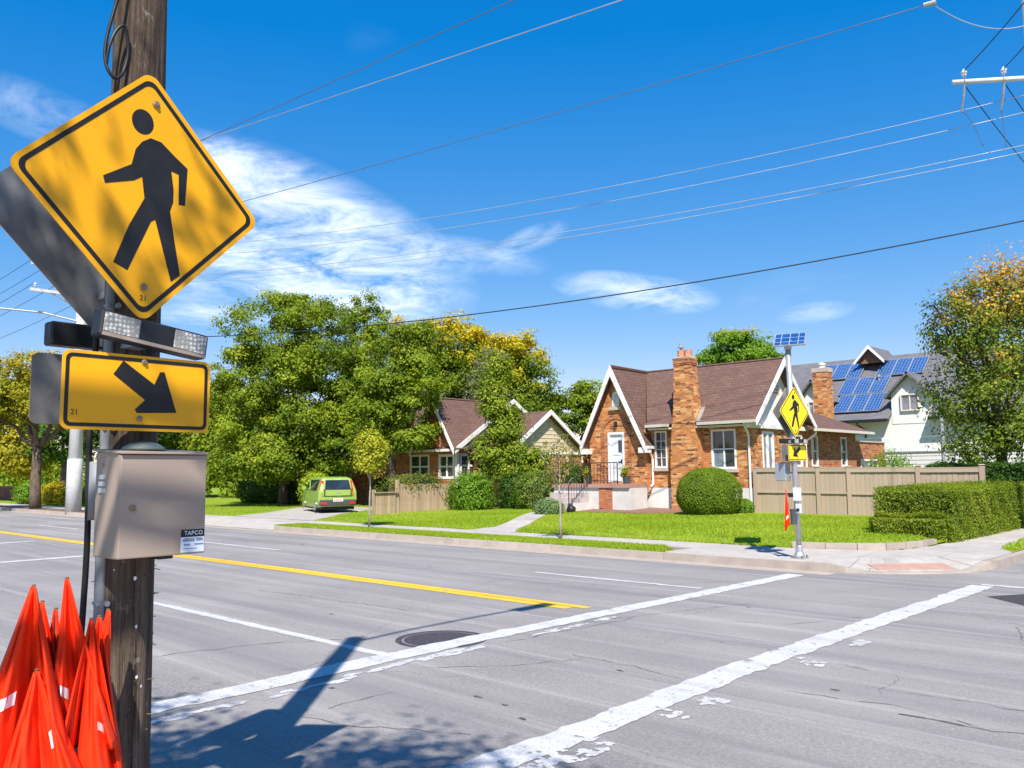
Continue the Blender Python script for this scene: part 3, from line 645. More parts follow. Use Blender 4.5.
# driveway apron left, path to the car, walk to the brick house, second walk
drv = struct(MB().poly([(-32.5,14.77,.012),(-24.6,14.77,.012),(-25.3,16.11,.146),(-31.9,16.11,.146)]).build('driveway_apron', 'concrete'))
MB().poly([(-31.9,17.31,.150),(-26.2,17.31,.150),(-28.2,19.6,.158),(-29.3,20.6,.165),(-31.5,24.5,.19),(-34.5,25.2,.19),(-36.4,23.2,.185),(-33.2,19.6,.16)]).build('driveway_slab', 'concrete', drv)
walk = struct(MB().box(-18.2,-16.2,17.305,17.4,.09,.15).build('garden_walk', 'concrete'))
for i in range(6):
    y0 = 17.4+i*1.15; y1 = y0+1.135
    def wx(y): s = (y-17.4)/6.9; s = s*s*(3-2*s)*.35+s*.65; return -17.25-4.0*s
    hw = .50 if i else .62
    MB().slab([(wx(y0)-hw-(.2 if i == 0 else 0),y0,ground_z(-18,y0)+.012),(wx(y0)+hw+(.25 if i == 0 else 0),y0,ground_z(-18,y0)+.012),(wx(y1)+.5,y1,ground_z(-20,y1)+.012),(wx(y1)-.5,y1,ground_z(-20,y1)+.012)], .06).build('slab', 'concrete', walk)

# lawns
def lawn(name, xs, ys, inside):
    mb = MB()
    for i in range(len(xs)-1):
        for j in range(len(ys)-1):
            xm = (xs[i]+xs[i+1])/2; ym = (ys[j]+ys[j+1])/2
            if inside(xm, ym): mb.poly([(x, y, ground_z(x, y)) for x, y in ((xs[i],ys[j]),(xs[i+1],ys[j]),(xs[i+1],ys[j+1]),(xs[i],ys[j+1]))])
    return struct(mb.build(name, 'lawn'))
yard_in = lambda x, y: x < lawn_right(y)
lawn('lawn', list(np.arange(-63, -16.9, .5))+list(np.arange(-16.8, -6.0, .12)), [17.31]+list(np.arange(17.4, 21.1, .12))+list(np.arange(21.5, 45.1, .5)), yard_in)
struct(MB().poly([(-24.55,14.925,.142),(-9.92,14.925,.142),(-10.0,15.4,.146),(-10.7,16.11,.146),(-25.2,16.11,.146)]).build('parking_strip', 'lawn'))
struct(MB().poly([(-90,14.925,.142),(-32.7,14.925,.142),(-32.2,16.11,.146),(-90,16.11,.146)]).build('parking_strip_left', 'soil'))
struct(MB().poly([(-4.88,19.75,.147),(-4.47,18.9,.147),(-4.47,90,.147),(-4.88,90,.147)]).build('parking_strip_side', 'lawn'))
struct(MB().poly([(-60,1.78,.128),(60,1.78,.128),(60,-3.4,.128),(-60,-3.4,.128)]).build('pavement_near', 'concrete'))
struct(MB().poly([(-120,17.31,.12),(-62.9,17.31,.12),(-62.9,60,.12),(-120,60,.12)]).build('lawn_left', 'lawn'))
# grass blades on the lawns in view
def in_walk(x, y):
    if 17.3 < y < 24.4:
        s = (y-17.4)/6.9; s = s*s*(3-2*s)*.35+s*.65; return abs(x-(-17.25-4.0*s)) < .56+max(0, (18.1-y)*.45)
    return False
def in_drive(x, y): return 17.2 < y < 25.2 and abs(x+29.2+(y-17.3)*.78) < 2.9-.02*(y-17.3)
def blades():
    r = np.random.default_rng(3); pts = []
    def add(n, x0, x1, y0, y1, ok):
        X = r.uniform(x0, x1, n); Y = r.uniform(y0, y1, n)
        pts.extend((x, y, ground_z(x, y) if y > 17.3 else .146) for x, y in zip(X, Y) if ok(x, y))
    add(95000, -24, -6, 17.3, 25.6, lambda x, y: x < lawn_right(y)-.02 and not in_walk(x, y))
    add(30000, -45, -24, 17.3, 27, lambda x, y: not in_drive(x, y))
    add(42000, -24.9, -9.95, 14.95, 16.1, lambda x, y: x < -9.95-max(0, (y-15.4))*.95)
    add(9000, -24, -8.5, 17.3, 17.42, lambda x, y: x < lawn_right(y) and not in_walk(x, y)); add(1800, -4.87, -4.48, 19.2, 26, lambda x, y: y > 19.75 - (x+4.88)*1.9)
    P = np.array(pts); n = len(P); a = r.uniform(0, 2*np.pi, n); w = r.uniform(.008, .016, n); h = r.uniform(.02, .055, n)
    d = np.stack([np.cos(a), np.sin(a), np.zeros(n)], 1); lean = np.stack([r.normal(0,.015,n), r.normal(0,.015,n), h], 1)
    V = np.stack([P-d*w[:,None], P+d*w[:,None], P+lean], 1).reshape(-1, 3)
    patch = np.clip(.5+.5*np.sin(P[:,0]*.9+1.3*np.sin(P[:,1]*.7))*np.cos(P[:,1]*1.1), 0, 1)*.5+r.uniform(0, .5, n)
    t = tints(patch, [(.20,.30,.016), (.30,.40,.028), (.40,.48,.055)], r, .2)
    o = np_mesh('grass', V, 3, t, 'blade', None)
    tag(o, 'short bright green mown grass covering the yards and kerb strip', 'grass', kind='stuff')
blades()

# ---------------------------------------------------------------- houses
# a wall looks south ('S', towards the street, -Y) or east ('E', +X); u runs along it, d out of it
def fp(face, plane, u, d, z): return (u, plane-d, z) if face == 'S' else (plane+d, u, z)
def fbox(mb, face, plane, u0, u1, d0, d1, z0, z1):
    return mb.box(u0, u1, plane-d1, plane-d0, z0, z1) if face == 'S' else mb.box(plane+d0, plane+d1, u0, u1, z0, z1)
def wall(mb, face, plane, u0, u1, z0, z1, holes=(), depth=.11):
    us = sorted({u0, u1, *[h[0] for h in holes], *[h[1] for h in holes]}); zs = sorted({z0, z1, *[h[2] for h in holes], *[h[3] for h in holes]})
    for a, b in zip(us, us[1:]):
        for c, d in zip(zs, zs[1:]):
            if any(h[0] <= (a+b)/2 <= h[1] and h[2] <= (c+d)/2 <= h[3] for h in holes): continue
            mb.poly([fp(face,plane,a,0,c), fp(face,plane,b,0,c), fp(face,plane,b,0,d), fp(face,plane,a,0,d)])
    for a, b, c, d in holes:
        for p, q in (((a,c),(b,c)), ((b,c),(b,d)), ((b,d),(a,d)), ((a,d),(a,c))):
            mb.poly([fp(face,plane,p[0],0,p[1]), fp(face,plane,p[0],-depth,p[1]), fp(face,plane,q[0],-depth,q[1]), fp(face,plane,q[0],0,q[1])])
    return mb
def window(parent, face, plane, u0, u1, z0, z1, cols=2, rows=2, sill=None, trim='trim_white', glass='window_glass', cas=.07, muntin=.035, glasses=None):
    m = MB(); o = cas
    fbox(m,face,plane,u0,u0+o,-.08,.02,z0,z1); fbox(m,face,plane,u1-o,u1,-.08,.02,z0,z1); fbox(m,face,plane,u0+o,u1-o,-.08,.022,z1-o,z1); fbox(m,face,plane,u0+o,u1-o,-.08,.022,z0,z0+o)
    iu0, iu1, iz0, iz1 = u0+o, u1-o, z0+o, z1-o; pw = (iu1-iu0)/cols; ph = (iz1-iz0)/rows
    for i in range(1, cols): fbox(m,face,plane,iu0+i*pw-muntin/2,iu0+i*pw+muntin/2,-.075,-.004,iz0,iz1)
    for j in range(1, rows):
        for i in range(cols): fbox(m,face,plane,iu0+i*pw+(muntin/2 if i else 0),iu0+(i+1)*pw-(muntin/2 if i < cols-1 else 0),-.072,-.012,iz0+j*ph-muntin/2,iz0+j*ph+muntin/2)
    w = m.build('window', trim, parent)
    for i in range(cols):
        for j in range(rows):
            g = MB(); fbox(g,face,plane,iu0+i*pw+(muntin/2 if i else 0),iu0+(i+1)*pw-(muntin/2 if i < cols-1 else 0),-.06,-.045,iz0+j*ph+(muntin/2 if j else 0),iz0+(j+1)*ph-(muntin/2 if j < rows-1 else 0))
            g.build('pane', glasses[i][j] if glasses else glass, w)
    if sill: s = MB(); fbox(s,face,plane,u0-.07,u1+.07,-.02,.09,z0-.12,z0-.003); s.build('sill', sill, w)
    return w
def downspout(parent, face, plane, u, ztop, zbot, mat='trim_white', kick=.35):
    p = lambda d, z, du=0: fp(face, plane, u+du, d, z)
    return MB().tube([p(kick,ztop), p(kick-.03,ztop-.1), p(.1,ztop-.34), p(.06,ztop-.45), p(.06,zbot+.2), p(.08,zbot+.1), p(.22,zbot)], .042, 6).build('downspout', mat, parent)

# ---- brick house on the corner
H1 = thing('brick_house', 'tan brick cottage with steep entrance gable, chimney and brown shingle roof', 'house', (-18,27,.3))
YF, XE, XW = 27.0, -14.15, -21.4; YR, ZR = 28.85, 5.80; ZE = 3.50
m = MB()
w1 = (-18.14,-17.60,1.90,3.28); w2 = (-15.74,-14.76,1.84,3.24)
wall(m,'S',YF,-18.55,XE,1.17,3.62,[w1,w2]); e1 = (27.72,28.6,1.75,3.15); e2 = (30.3,30.9,1.9,3.1)
wall(m,'E',XE,YF,31.0,1.17,3.4,[e1,e2]); m.poly([(XE,31.0,1.17),(XW,31.0,1.17),(XW,31.0,3.4),(XE,31.0,3.4)]); m.poly([(XW,31.0,1.17),(XW,26.75,1.17),(XW,26.75,3.4),(XW,31.0,3.4)])
m.build('wall', 'brick_tan', H1)
m = MB(); wall(m,'S',YF-.06,-18.5,XE+.06,.1,1.165); wall(m,'E',XE+.06,YF-.06,31.0,.1,1.165); m.poly([(-18.5,YF-.06,1.165),(XE+.06,YF-.06,1.165),(XE+.06,YF+.1,1.165),(-18.5,YF+.1,1.165)]); m.poly([(XE-.1,YF+.1,1.165),(XE+.06,YF+.1,1.165),(XE+.06,31.0,1.165),(XE-.1,31.0,1.165)])
m.build('foundation', 'stucco_white', H1)
# entrance gable
GC, GH, GE, YG = -19.70, 1.34, 3.16, 26.72
SL = (ZR+.06-2.86)/1.50                                    # steep pitch of the entrance gable
door = (-20.13,-19.35,1.37,3.30)
m = MB(); wall(m,'S',YG,GC-GH,GC+GH,.2,3.36,[door],.16)
zt = lambda x: ZR-.12-abs(x-GC)*SL
hw = min(GH, (ZR-.02-3.36)/SL)
m.poly([(GC-hw,YG,3.36),(GC+hw,YG,3.36),(GC,YG,ZR-.06)]); wall(m,'E',GC+GH,YG,YF+.01,.9,3.25)
m.poly([(GC-GH,YG,.2),(GC-GH,YG,3.2),(GC-GH,31,3.2),(GC-GH,31,.2)])
m.build('entrance_gable', 'brick_tan', H1)
arch = MB()                                            # brick arch over the door, one ring of headers
for i in range(17):
    a0 = math.pi*i/17; a1 = math.pi*(i+1)/17-.03; ri, ro, cx, cz = .56, .72, (door[0]+door[1])/2, 3.26
    arch.hexa([(cx+math.cos(a)*r, y, cz+math.sin(a)*r) for y in (YG-.035, YG+.02) for a, r in ((a0,ri),(a1,ri),(a1,ro),(a0,ro))])
for s in (-1, 1):
    for j in range(26): arch.box(cx+s*.64-.08, cx+s*.64+.08, YG-.03, YG+.02, 1.28+j*.076, 1.28+j*.076+.066)
arch.build('door_arch', 'brick_red', H1)
d = MB().box(door[0],door[0]+.09,YG-.02,YG+.1,door[2],door[3]).box(door[1]-.09,door[1],YG-.02,YG+.1,door[2],door[3]).box(door[0]+.09,door[1]-.09,YG-.018,YG+.1,door[3]-.09,door[3]).build('door_frame', 'door_white', H1)
dr = MB().box(door[0]+.09,door[1]-.09,YG+.05,YG+.09,door[2]+.02,door[3]-.09)
for zz in (1.42,1.92,2.42): dr.box(door[0]+.2,door[1]-.2,YG+.036,YG+.055,zz,zz+.40)
dr = dr.build('door', 'door_white', H1)
MB().box(door[0]+.47,door[0]+.66,YG+.028,YG+.045,2.52,2.98).build('door_pane', 'window_glass', dr); MB().box(door[0]+.46,door[0]+.68,YG+.02,YG+.05,2.12,2.17).build('mail_slot', 'iron', dr)
MB().lathe((door[1]-.16,YG+.03,2.22),[(.028,0),(.03,.03)],8,(0,-1,0)).build('door_handle', 'iron', dr)
v = MB(); vp = [(GC-.17,4.30),(GC+.17,4.30),(GC+.17,4.72)] + [(GC+.17*math.cos(a),4.72+.17*math.sin(a)) for a in [math.pi*i/8 for i in range(1,8)]] + [(GC-.17,4.72)]
v.slab([(x,YG-.035,z) for x,z in vp], .04); vent = v.build('attic_vent', 'trim_white', H1)
lv = MB()
for j in range(6): lv.box(GC-.12,GC+.12,YG-.05,YG-.034,4.35+j*.075,4.35+j*.075+.03)
lv.build('louvre', 'curtain', vent); MB().box(GC-.30,GC+.30,YG-.10,YG+.01,4.16,4.28).build('sill', 'stone_sill', vent)
lm = MB().lathe((GC+.02,YG-.09,3.52),[(.03,0),(.07,.03),(.075,.16),(.02,.2)],8).build('porch_lamp', 'iron', H1)
window(H1,'S',YF,*w1,2,4,'stone_sill',cas=.06,muntin=.02)
wd = window(H1,'S',YF,*w2,2,2,'stone_sill',cas=.07,muntin=.05,glasses=[['window_pale','window_glass'],['window_glass','window_glass']])
window(H1,'E',XE,*e1,2,1,'stone_sill',glass='window_pale',cas=.09,muntin=.14); window(H1,'E',XE,*e2,1,2,'stone_sill')
# roof: front slope cut along the valley, back slope, entrance roof
r = MB(); TH = .10
r.slab([(-18.18,26.55,ZE),(-13.72,26.55,ZE),(-13.72,YR,ZR),(GC,YR,ZR)], TH); r.slab([(-13.72,31.3,ZE-.1),(-21.6,31.3,ZE-.1),(-21.6,YR,ZR),(-13.72,YR,ZR)], TH)
r.build('roof', 'shingle_brown', H1)
g = MB(); XO = 1.55; ZG = ZR+.06; ze = ZG-XO*SL
g.slab([(GC+XO,26.4,ze),(GC+XO,27.8,ze),(GC,29.6,ZR+.012),(GC,26.4,ZG)], TH); g.slab([(GC,26.4,ZG),(GC,29.6,ZR+.012),(GC-XO,31,ze),(GC-XO,26.4,ze)], TH)
rg = g.build('entrance_roof', 'shingle_brown', H1)
rb = MB(); rb.tube([(GC,26.42,ZG+.01),(GC,YR,ZR+.02)],.05,6); rb.tube([(GC,YR,ZR+.01),(-13.76,YR,ZR+.01)],.05,6); rb.build('ridge_caps', 'shingle_brown', H1)
for s in (-1, 1):  # white rake boards with a boxed foot
    f = MB(); a = (GC, 26.385, ZG-.03); b = (GC+s*XO, 26.385, ze-.03)
    f.slab([(a[0],26.385,a[2]+.06),(b[0],26.385,b[2]+.06),(b[0]-s*.02,26.385,b[2]-.20),(a[0],26.385,a[2]-.36)][::s], .045)
    f.slab([(a[0],26.43,a[2]-.07),(b[0],26.43,b[2]-.06),(b[0],26.72,b[2]-.06),(a[0],26.72,a[2]-.07)][::s], .02)
    f.box(min(b[0]-s*.34,b[0]+s*.02),max(b[0]-s*.34,b[0]+s*.02),26.40,26.75,b[2]-.26,b[2]-.06); f.build('rake_board', 'trim_white', H1)
for za, (y0, z0), (y1, z1) in ((0,(26.55,ZE),(YR,ZR)),(1,(31.3,ZE-.1),(YR,ZR))):
    f = MB(); pts = [(-13.70,y0,z0+.02),(-13.70,y1,z1+.02),(-13.70,y1,z1-.26),(-13.70,y0,z0-.20)]; f.slab(pts if za else pts[::-1], .04)
    pts = [(-13.74,y0,z0-.11),(-13.74,y1,z1-.11),(XE,y1,z1-.11),(XE,y0,z0-.11)]; f.slab(pts, .015); f.build('rake_board', 'trim_white', H1)
gb = MB().slab([(XE+.004,26.75,3.38),(XE+.004,31.1,3.38),(XE+.004,YR,ZR-.12)], .05)
gb.build('gable_end', 'trim_white', H1); MB().box(XE+.006,XE+.13,26.62,31.2,3.24,3.40).build('gable_band', 'trim_white', H1)
lv = MB()
for j in range(5): lv.box(XE+.01,XE+.03,YR-.28+j*.03,YR+.28-j*.03,4.55+j*.12,4.55+j*.12+.05)
lv.build('gable_louvre', 'clay', H1)
MB().box(-18.18,-13.8,26.60,27.0,3.31,3.37).build('soffit', 'trim_cream', H1)
gt = MB(); gt.hexa([(-18.2,26.44,3.40),(-17.2,26.44,3.40),(-17.2,26.54,3.40),(-18.2,26.54,3.40),(-18.2,26.42,3.50),(-17.2,26.42,3.50),(-17.2,26.54,3.50),(-18.2,26.54,3.50)]); gt.build('gutter', 'trim_cream', H1)
gt = MB(); gt.hexa([(-15.98,26.44,3.40),(-13.72,26.44,3.40),(-13.72,26.54,3.40),(-15.98,26.54,3.40),(-15.98,26.42,3.50),(-13.72,26.42,3.50),(-13.72,26.54,3.50),(-15.98,26.54,3.50)]); gt.build('gutter', 'trim_cream', H1)
MB().box(GC+XO-.06,GC+XO+.05,26.45,27.3,ze-.14,ze-.03).build('gutter', 'trim_white', H1)
downspout(H1,'S',YF,-14.24,3.40,.32); downspout(H1,'S',YF,-18.22,ze-.1,1.2,kick=.3)
# chimney: wide base, shoulder on the right, slim stack
c = MB(); Y0, Y1 = 26.56, 27.12
prof = [(.2,-17.20,-16.02),(2.2,-17.19,-16.04),(3.3,-17.10,-16.10),(4.1,-17.0,-16.18),(5.2,-16.95,-16.28),(5.72,-16.93,-16.31)]
for (z0,a0,b0),(z1,a1,b1) in zip(prof, prof[1:]): c.hexa([(a0,Y0,z0),(b0,Y0,z0),(b0,Y1,z0),(a0,Y1,z0),(a1,Y0,z1),(b1,Y0,z1),(b1,Y1,z1),(a1,Y1,z1)])
ch = c.build('chimney', 'brick_tan', H1)
cb = MB()
for j in range(4): cb.box(-16.93-.02-(j%2)*.012,-16.31+.02+(j%2)*.012,Y0-.02-(j%2)*.012,Y1+.02+(j%2)*.012,5.62+j*.068,5.62+j*.068+.06)
cb.build('corbel', 'brick_red', ch); MB().box(-16.92,-16.32,Y0+.02,Y1-.02,5.885,5.94).build('crown', 'stone_sill', ch)
for x in (-16.77,-16.47): MB().lathe((x,26.84,5.93),[(.14,0),(.14,.27),(.11,.27),(.11,.05)],12).build('flue', 'clay', ch)
cp = MB().tube([(-16.77,26.84,6.15),(-16.77,26.84,6.3)],.05,8).lathe((-16.77,26.84,6.3),[(.12,0),(.12,.03),(.07,.06),(.07,.16),(.02,.19)],10); cp.build('flue_cap', 'galvanised', ch)
MB().slab([(-16.10,26.58,3.55),(-15.94,26.58,3.56),(-15.99,27.1,4.09),(-16.14,27.1,4.09)], .02).build('flashing', 'galvanised', ch)
# porch with steps, pier, railings
pr = MB().box(-22.0,-18.35,25.62,YG-.003,.15,1.18).build('porch', 'stucco_white', H1)
for i in range(6): MB().box(-22.08+i*.623+.004,-22.08+(i+1)*.623-.004,25.54,YG-.004,1.183,1.315).build('porch_tile', 'porch_red', pr)
MB().box(-19.75,-19.15,25.585,25.63,.2,1.18).build('brick_pier', 'brick_red', pr)
for i in range(5): MB().box(-22.0,-20.25,25.62-.26*(i+1),25.62-.26*i-.002,.2,1.18-.19*(i+1)+.0).build('step', 'step_concrete', pr)
for x in (-20.22,): MB().box(x,x+.16,24.4,25.58,.2,.62).build('step_cheek', 'stucco_white', pr)
def railing(a, b, n, h=.85):
    a = Vector(a); b = Vector(b); q = MB(); q.tube([a+Vector((0,0,h)), b+Vector((0,0,h))], .02, 6); q.tube([a+Vector((0,0,.12)), b+Vector((0,0,.12))], .013, 6)
    for i in range(n+1): p = a.lerp(b, i/n); q.tube([p, p+Vector((0,0,h))], .02 if i in (0,n) else .009, 5)
    return q.build('railing', 'iron', pr)
railing((-20.15,25.62,1.315),(-18.9,25.62,1.315),8,.8); railing((-22.0,25.62,1.315),(-22.0,26.6,1.315),7); railing((-20.2,24.35,.42),(-20.2,25.6,1.315),8); railing((-22.0,24.35,.42),(-22.0,25.6,1.315),8)
MB().slab([(-20.6,25.55,.36),(-20.6,24.5,.31),(-17.2,24.7,.31),(-16.0,25.6,.33),(-16.0,26.45,.37),(-18.4,26.9,.40)][::-1], .03).map(lambda p: p).build('mulch_bed', 'mulch', H1)
# rear wing with hip roof, second chimney, low garage
m = MB(); g1 = (34.6,35.2,1.9,3.1)
wall(m,'E',-14.2,31.02,36.2,.2,3.35,[(31.8,32.4,1.9,3.1),g1]); m.poly([(-14.2,36.2,.2),(-20,36.2,.2),(-20,36.2,3.35),(-14.2,36.2,3.35)])
m.build('rear_wing', 'brick_red', H1); window(H1,'E',-14.2,31.8,32.4,1.9,3.1,1,2); window(H1,'E',-14.2,*g1,1,2,'stone_sill')
r = MB(); r.slab([(-13.65,30.9,3.34),(-13.65,36.7,3.34),(-16.1,34.4,4.5),(-16.1,30.9,4.5)], .09); r.slab([(-13.65,36.7,3.34),(-18.6,36.7,3.34),(-16.1,34.4,4.5)], .09); r.build('wing_roof', 'shingle_brown', H1)
MB().box(-13.69,-13.57,30.95,36.7,3.23,3.335).build('gutter', 'trim_cream', H1); downspout(H1,'E',-14.2,31.2,3.22,.3,kick=.5)
c2 = MB().box(-16.0,-15.35,36.3,36.9,3.2,6.16).build('chimney', 'brick_tan', H1)
MB().box(-16.02,-15.33,36.28,36.92,6.05,6.24).build('cap', 'stone_sill', c2); MB().lathe((-15.68,36.6,6.24),[(.15,0),(.13,.12),(.17,.14),(.17,.2),(.05,.26)],10).build('flue', 'trim_cream', c2)
m = MB(); wall(m,'E',-14.35,36.22,39.9,.2,2.95,[(37.0,39.0,1.2,2.2)]); m.poly([(-14.35,36.22,2.95),(-14.35,39.9,2.95),(-18,39.9,2.95),(-18,36.22,2.95)]); m.poly([(-14.35,39.9,.2),(-18,39.9,.2),(-18,39.9,2.95),(-14.35,39.9,2.95)]); m.build('garage', 'brick_red', H1); window(H1,'E',-14.35,37.0,39.0,1.2,2.2,2,1,glass='window_pale')
MB().box(-18,-14.30,36.2,39.95,2.95,3.0).build('coping', 'stone_sill', H1)

# planters on the porch
for x, lb in ((-20.75,'yellow leafed plant in grey pot left of the white front door'),(-18.95,'yellow leafed plant in dark pot right of the white front door')):
    t = thing('potted_plant', lb, 'potted plant', (x,26.25,1.315), 0, 'pots flanking the front door'); MB().lathe((x,26.25,1.315),[(.11,0),(.16,.3),(.17,.3),(.14,.28)],12).build('pot', 'pot_dark', t)
    crown(t, [(x,26.25,1.76,.2,.2,.2)], 500, .07, [(.2,.25,.02),(.45,.42,.03)], 5, .07, .2, 'foliage')
bg_ = thing('rubbish_bag', 'small dark sack lying at the foot of the porch steps', 'bag', (-20.05,24.3,.3)); q = MB().lathe((-20.05,24.3,.28),[(.1,0),(.17,.08),(.15,.2),(.06,.3),(.08,.36)],9); q.map(lambda p: p+Vector((.02*math.sin(p.z*30),.02*math.cos(p.x*40),0))).build('sack', 'black_plastic', bg_, smooth=True)

# ---- white house with solar panels
H3 = thing('white_house', 'white stucco house with grey roof and dormers behind the tan fence', 'house', (-14,44,.3))
YW, ZW, YWR, ZWR = 44.0, 4.66, 48.6, 8.05; k3 = (ZWR-ZW)/(YWR-YW)
m = MB(); dorms = [(-14.45,.92,'r'),(-19.35,.80,'l')]
wall(m,'S',YW,-22.5,-9.0,2.6,ZW); wall(m,'E',-9.0,YW,53,.2,ZW); m.poly([(-9,YW,ZW),(-9,53,ZW),(-9,YWR,ZWR)])
for cx, hw, _ in dorms: m.poly([(cx-hw,YW-.02,4.0),(cx+hw,YW-.02,4.0),(cx+hw,YW-.02,5.6),(cx,YW-.02,6.42),(cx-hw,YW-.02,5.6)]); m.poly([(cx-hw,YW-.02,4.6),(cx-hw,YW-.02,5.6),(cx-hw,46,5.6),(cx-hw,46,4.6)][::1]); m.poly([(cx+hw,YW-.02,4.6),(cx+hw,46,4.6),(cx+hw,46,5.6),(cx+hw,YW-.02,5.6)])
m.build('wall', 'stucco_bright', H3)
s = MB()
for j in range(12): s.hexa([(-22.5,YW-.03,.2+j*.2),(-9,YW-.03,.2+j*.2),(-9,YW,.2+j*.2),(-22.5,YW,.2+j*.2),(-22.5,YW-.008,.398+j*.2),(-9,YW-.008,.398+j*.2),(-9,YW,.398+j*.2),(-22.5,YW,.398+j*.2)])
s.build('siding', 'siding_grey', H3); MB().box(-22.5,-9,YW-.07,YW+.01,2.57,2.63).build('drip_band', 'steel_grey', H3)
r = MB(); E0 = YW-.55; ZE0 = ZW-.55*k3
cut = [-23]
for cx, hw, _ in sorted(dorms): cut += [cx-hw, cx+hw]
cut.append(-8.6)
for i, (a, b) in enumerate(zip(cut, cut[1:])):          # the slope starts behind the dormers where they rise through it
    y0 = E0 if i % 2 == 0 else 45.4; r.slab([(a,y0,ZW+(y0-YW)*k3),(b,y0,ZW+(y0-YW)*k3),(b,YWR,ZWR),(a,YWR,ZWR)], .12)
r.slab([(-8.6,54,ZWR-(54-YWR)*k3),(-23,54,ZWR-(54-YWR)*k3),(-23,YWR,ZWR),(-8.6,YWR,ZWR)], .12)
rf = r.build('roof', 'shingle_grey', H3)
for cx, hw, _ in dorms:
    q = MB(); q.slab([(cx+hw+.28,YW-.4,5.33),(cx+hw+.28,46.2,5.33),(cx,48,6.56),(cx,YW-.4,6.56)], .1); q.slab([(cx,YW-.4,6.56),(cx,48,6.56),(cx-hw-.28,46.2,5.33),(cx-hw-.28,YW-.4,5.33)], .1); q.build('dormer_roof', 'shingle_grey', H3)
window(H3,'S',YW-.11,-14.90,-14.02,4.62,5.46,2,1,None,'trim_cream','window_slate',.06,.05); window(H3,'S',YW-.11,-19.65,-19.05,4.6,5.4,2,1,None,'trim_cream','window_slate',.06,.05)
MB().box(-22.95,-15.4,E0-.12,E0-.01,ZE0-.14,ZE0+.01).build('gutter', 'black_plastic', H3); MB().box(-13.5,-8.6,E0-.12,E0-.01,ZE0-.14,ZE0+.01).build('gutter', 'black_plastic', H3)
MB().tube([(-16.9,E0-.05,ZE0-.1),(-16.9,E0-.05,ZE0-.25),(-16.7,YW-.08,ZE0-.5),(-16.7,YW-.08,ZE0-.9)],.05,6).build('downspout', 'black_plastic', H3)
# little cross gable on the ridge
q = MB(); cx, zp, yf = -17.48, 8.52, 47.0
q.slab([(cx+.78,yf,zp-.85),(cx+.78,49.5,zp-.85),(cx,50,zp),(cx,yf,zp)], .1); q.slab([(cx,yf,zp),(cx,50,zp),(cx-.78,49.5,zp-.85),(cx-.78,yf,zp-.85)], .1); q.build('ridge_gable_roof', 'shingle_grey', H3)
for s in (-1, 1):
    q = MB(); q.slab([(cx,yf-.03,zp+.03),(cx+s*.82,yf-.03,zp-.87),(cx+s*.82,yf-.03,zp-1.03),(cx,yf-.03,zp-.17)][::s], .05); q.build('rake_board', 'trim_white', H3)
MB().slab([(cx-.7,yf+.25,zp-.95),(cx+.7,yf+.25,zp-.95),(cx,yf+.25,zp-.16)], .05).build('ridge_gable_end', 'brown_wood', H3)
MB().lathe((-16.75,46.3,6.3),[(.05,0),(.05,.35),(.10,.37),(.10,.5)],8).build('roof_vent', 'steel_grey', H3)
# solar panels stand off the slope, each a thing of its own
pu = Vector((1,0,0)); pvv = Vector((0,YWR-YW,ZWR-ZW)).normalized(); pn = pu.cross(pvv)
def solar_panel(x, s, lb):
    """lower left corner at x and slope distance s from the eave line"""
    o = Vector((x,E0,ZE0)) + pvv*s + pn*.10; t = thing('solar_panel', lb, 'solar panel', o, 0, 'solar panels on the grey roof'); W, L = .80, 1.66
    P = lambda u, v, w: o + pu*u + pvv*v + pn*w
    fr = MB()
    for u0,u1,v0,v1 in ((0,W,0,.035),(0,W,L-.035,L),(0,.035,.035,L-.035),(W-.035,W,.035,L-.035)): fr.hexa([P(u0,v0,0),P(u1,v0,0),P(u1,v1,0),P(u0,v1,0),P(u0,v0,.045),P(u1,v0,.045),P(u1,v1,.045),P(u0,v1,.045)])
    fr.build('frame', 'galvanised', t); MB().hexa([P(.035,.035,.01),P(W-.035,.035,.01),P(W-.035,L-.035,.01),P(.035,L-.035,.01),P(.035,.035,.038),P(W-.035,.035,.038),P(W-.035,L-.035,.038),P(.035,L-.035,.038)]).build('cells', 'solar_cells', t)
    ft = MB()
    for u in (.2,.6):
        for v in (.3,1.35): ft.bar(P(u,v,-.11), P(u,v,.0), .04, .04)
    ft.build('mounting_foot', 'steel_grey', t)
pos = ('left','middle','right')
for i in range(3): solar_panel(-18.38+.815*i, .62, pos[i]+' solar panel of the lowest row, above the eave of the white house')
for i in range(3): solar_panel(-18.62+.815*i, 2.34, pos[i]+' solar panel of the middle row on the grey roof')
for i in range(3): solar_panel(-20.35+.815*i, 4.06, pos[i]+' solar panel of the top row group left of the roof vent')
for i in range(3): solar_panel(-17.06+.815*i, 4.06, pos[i]+' solar panel of the top row group right of the little ridge gable')

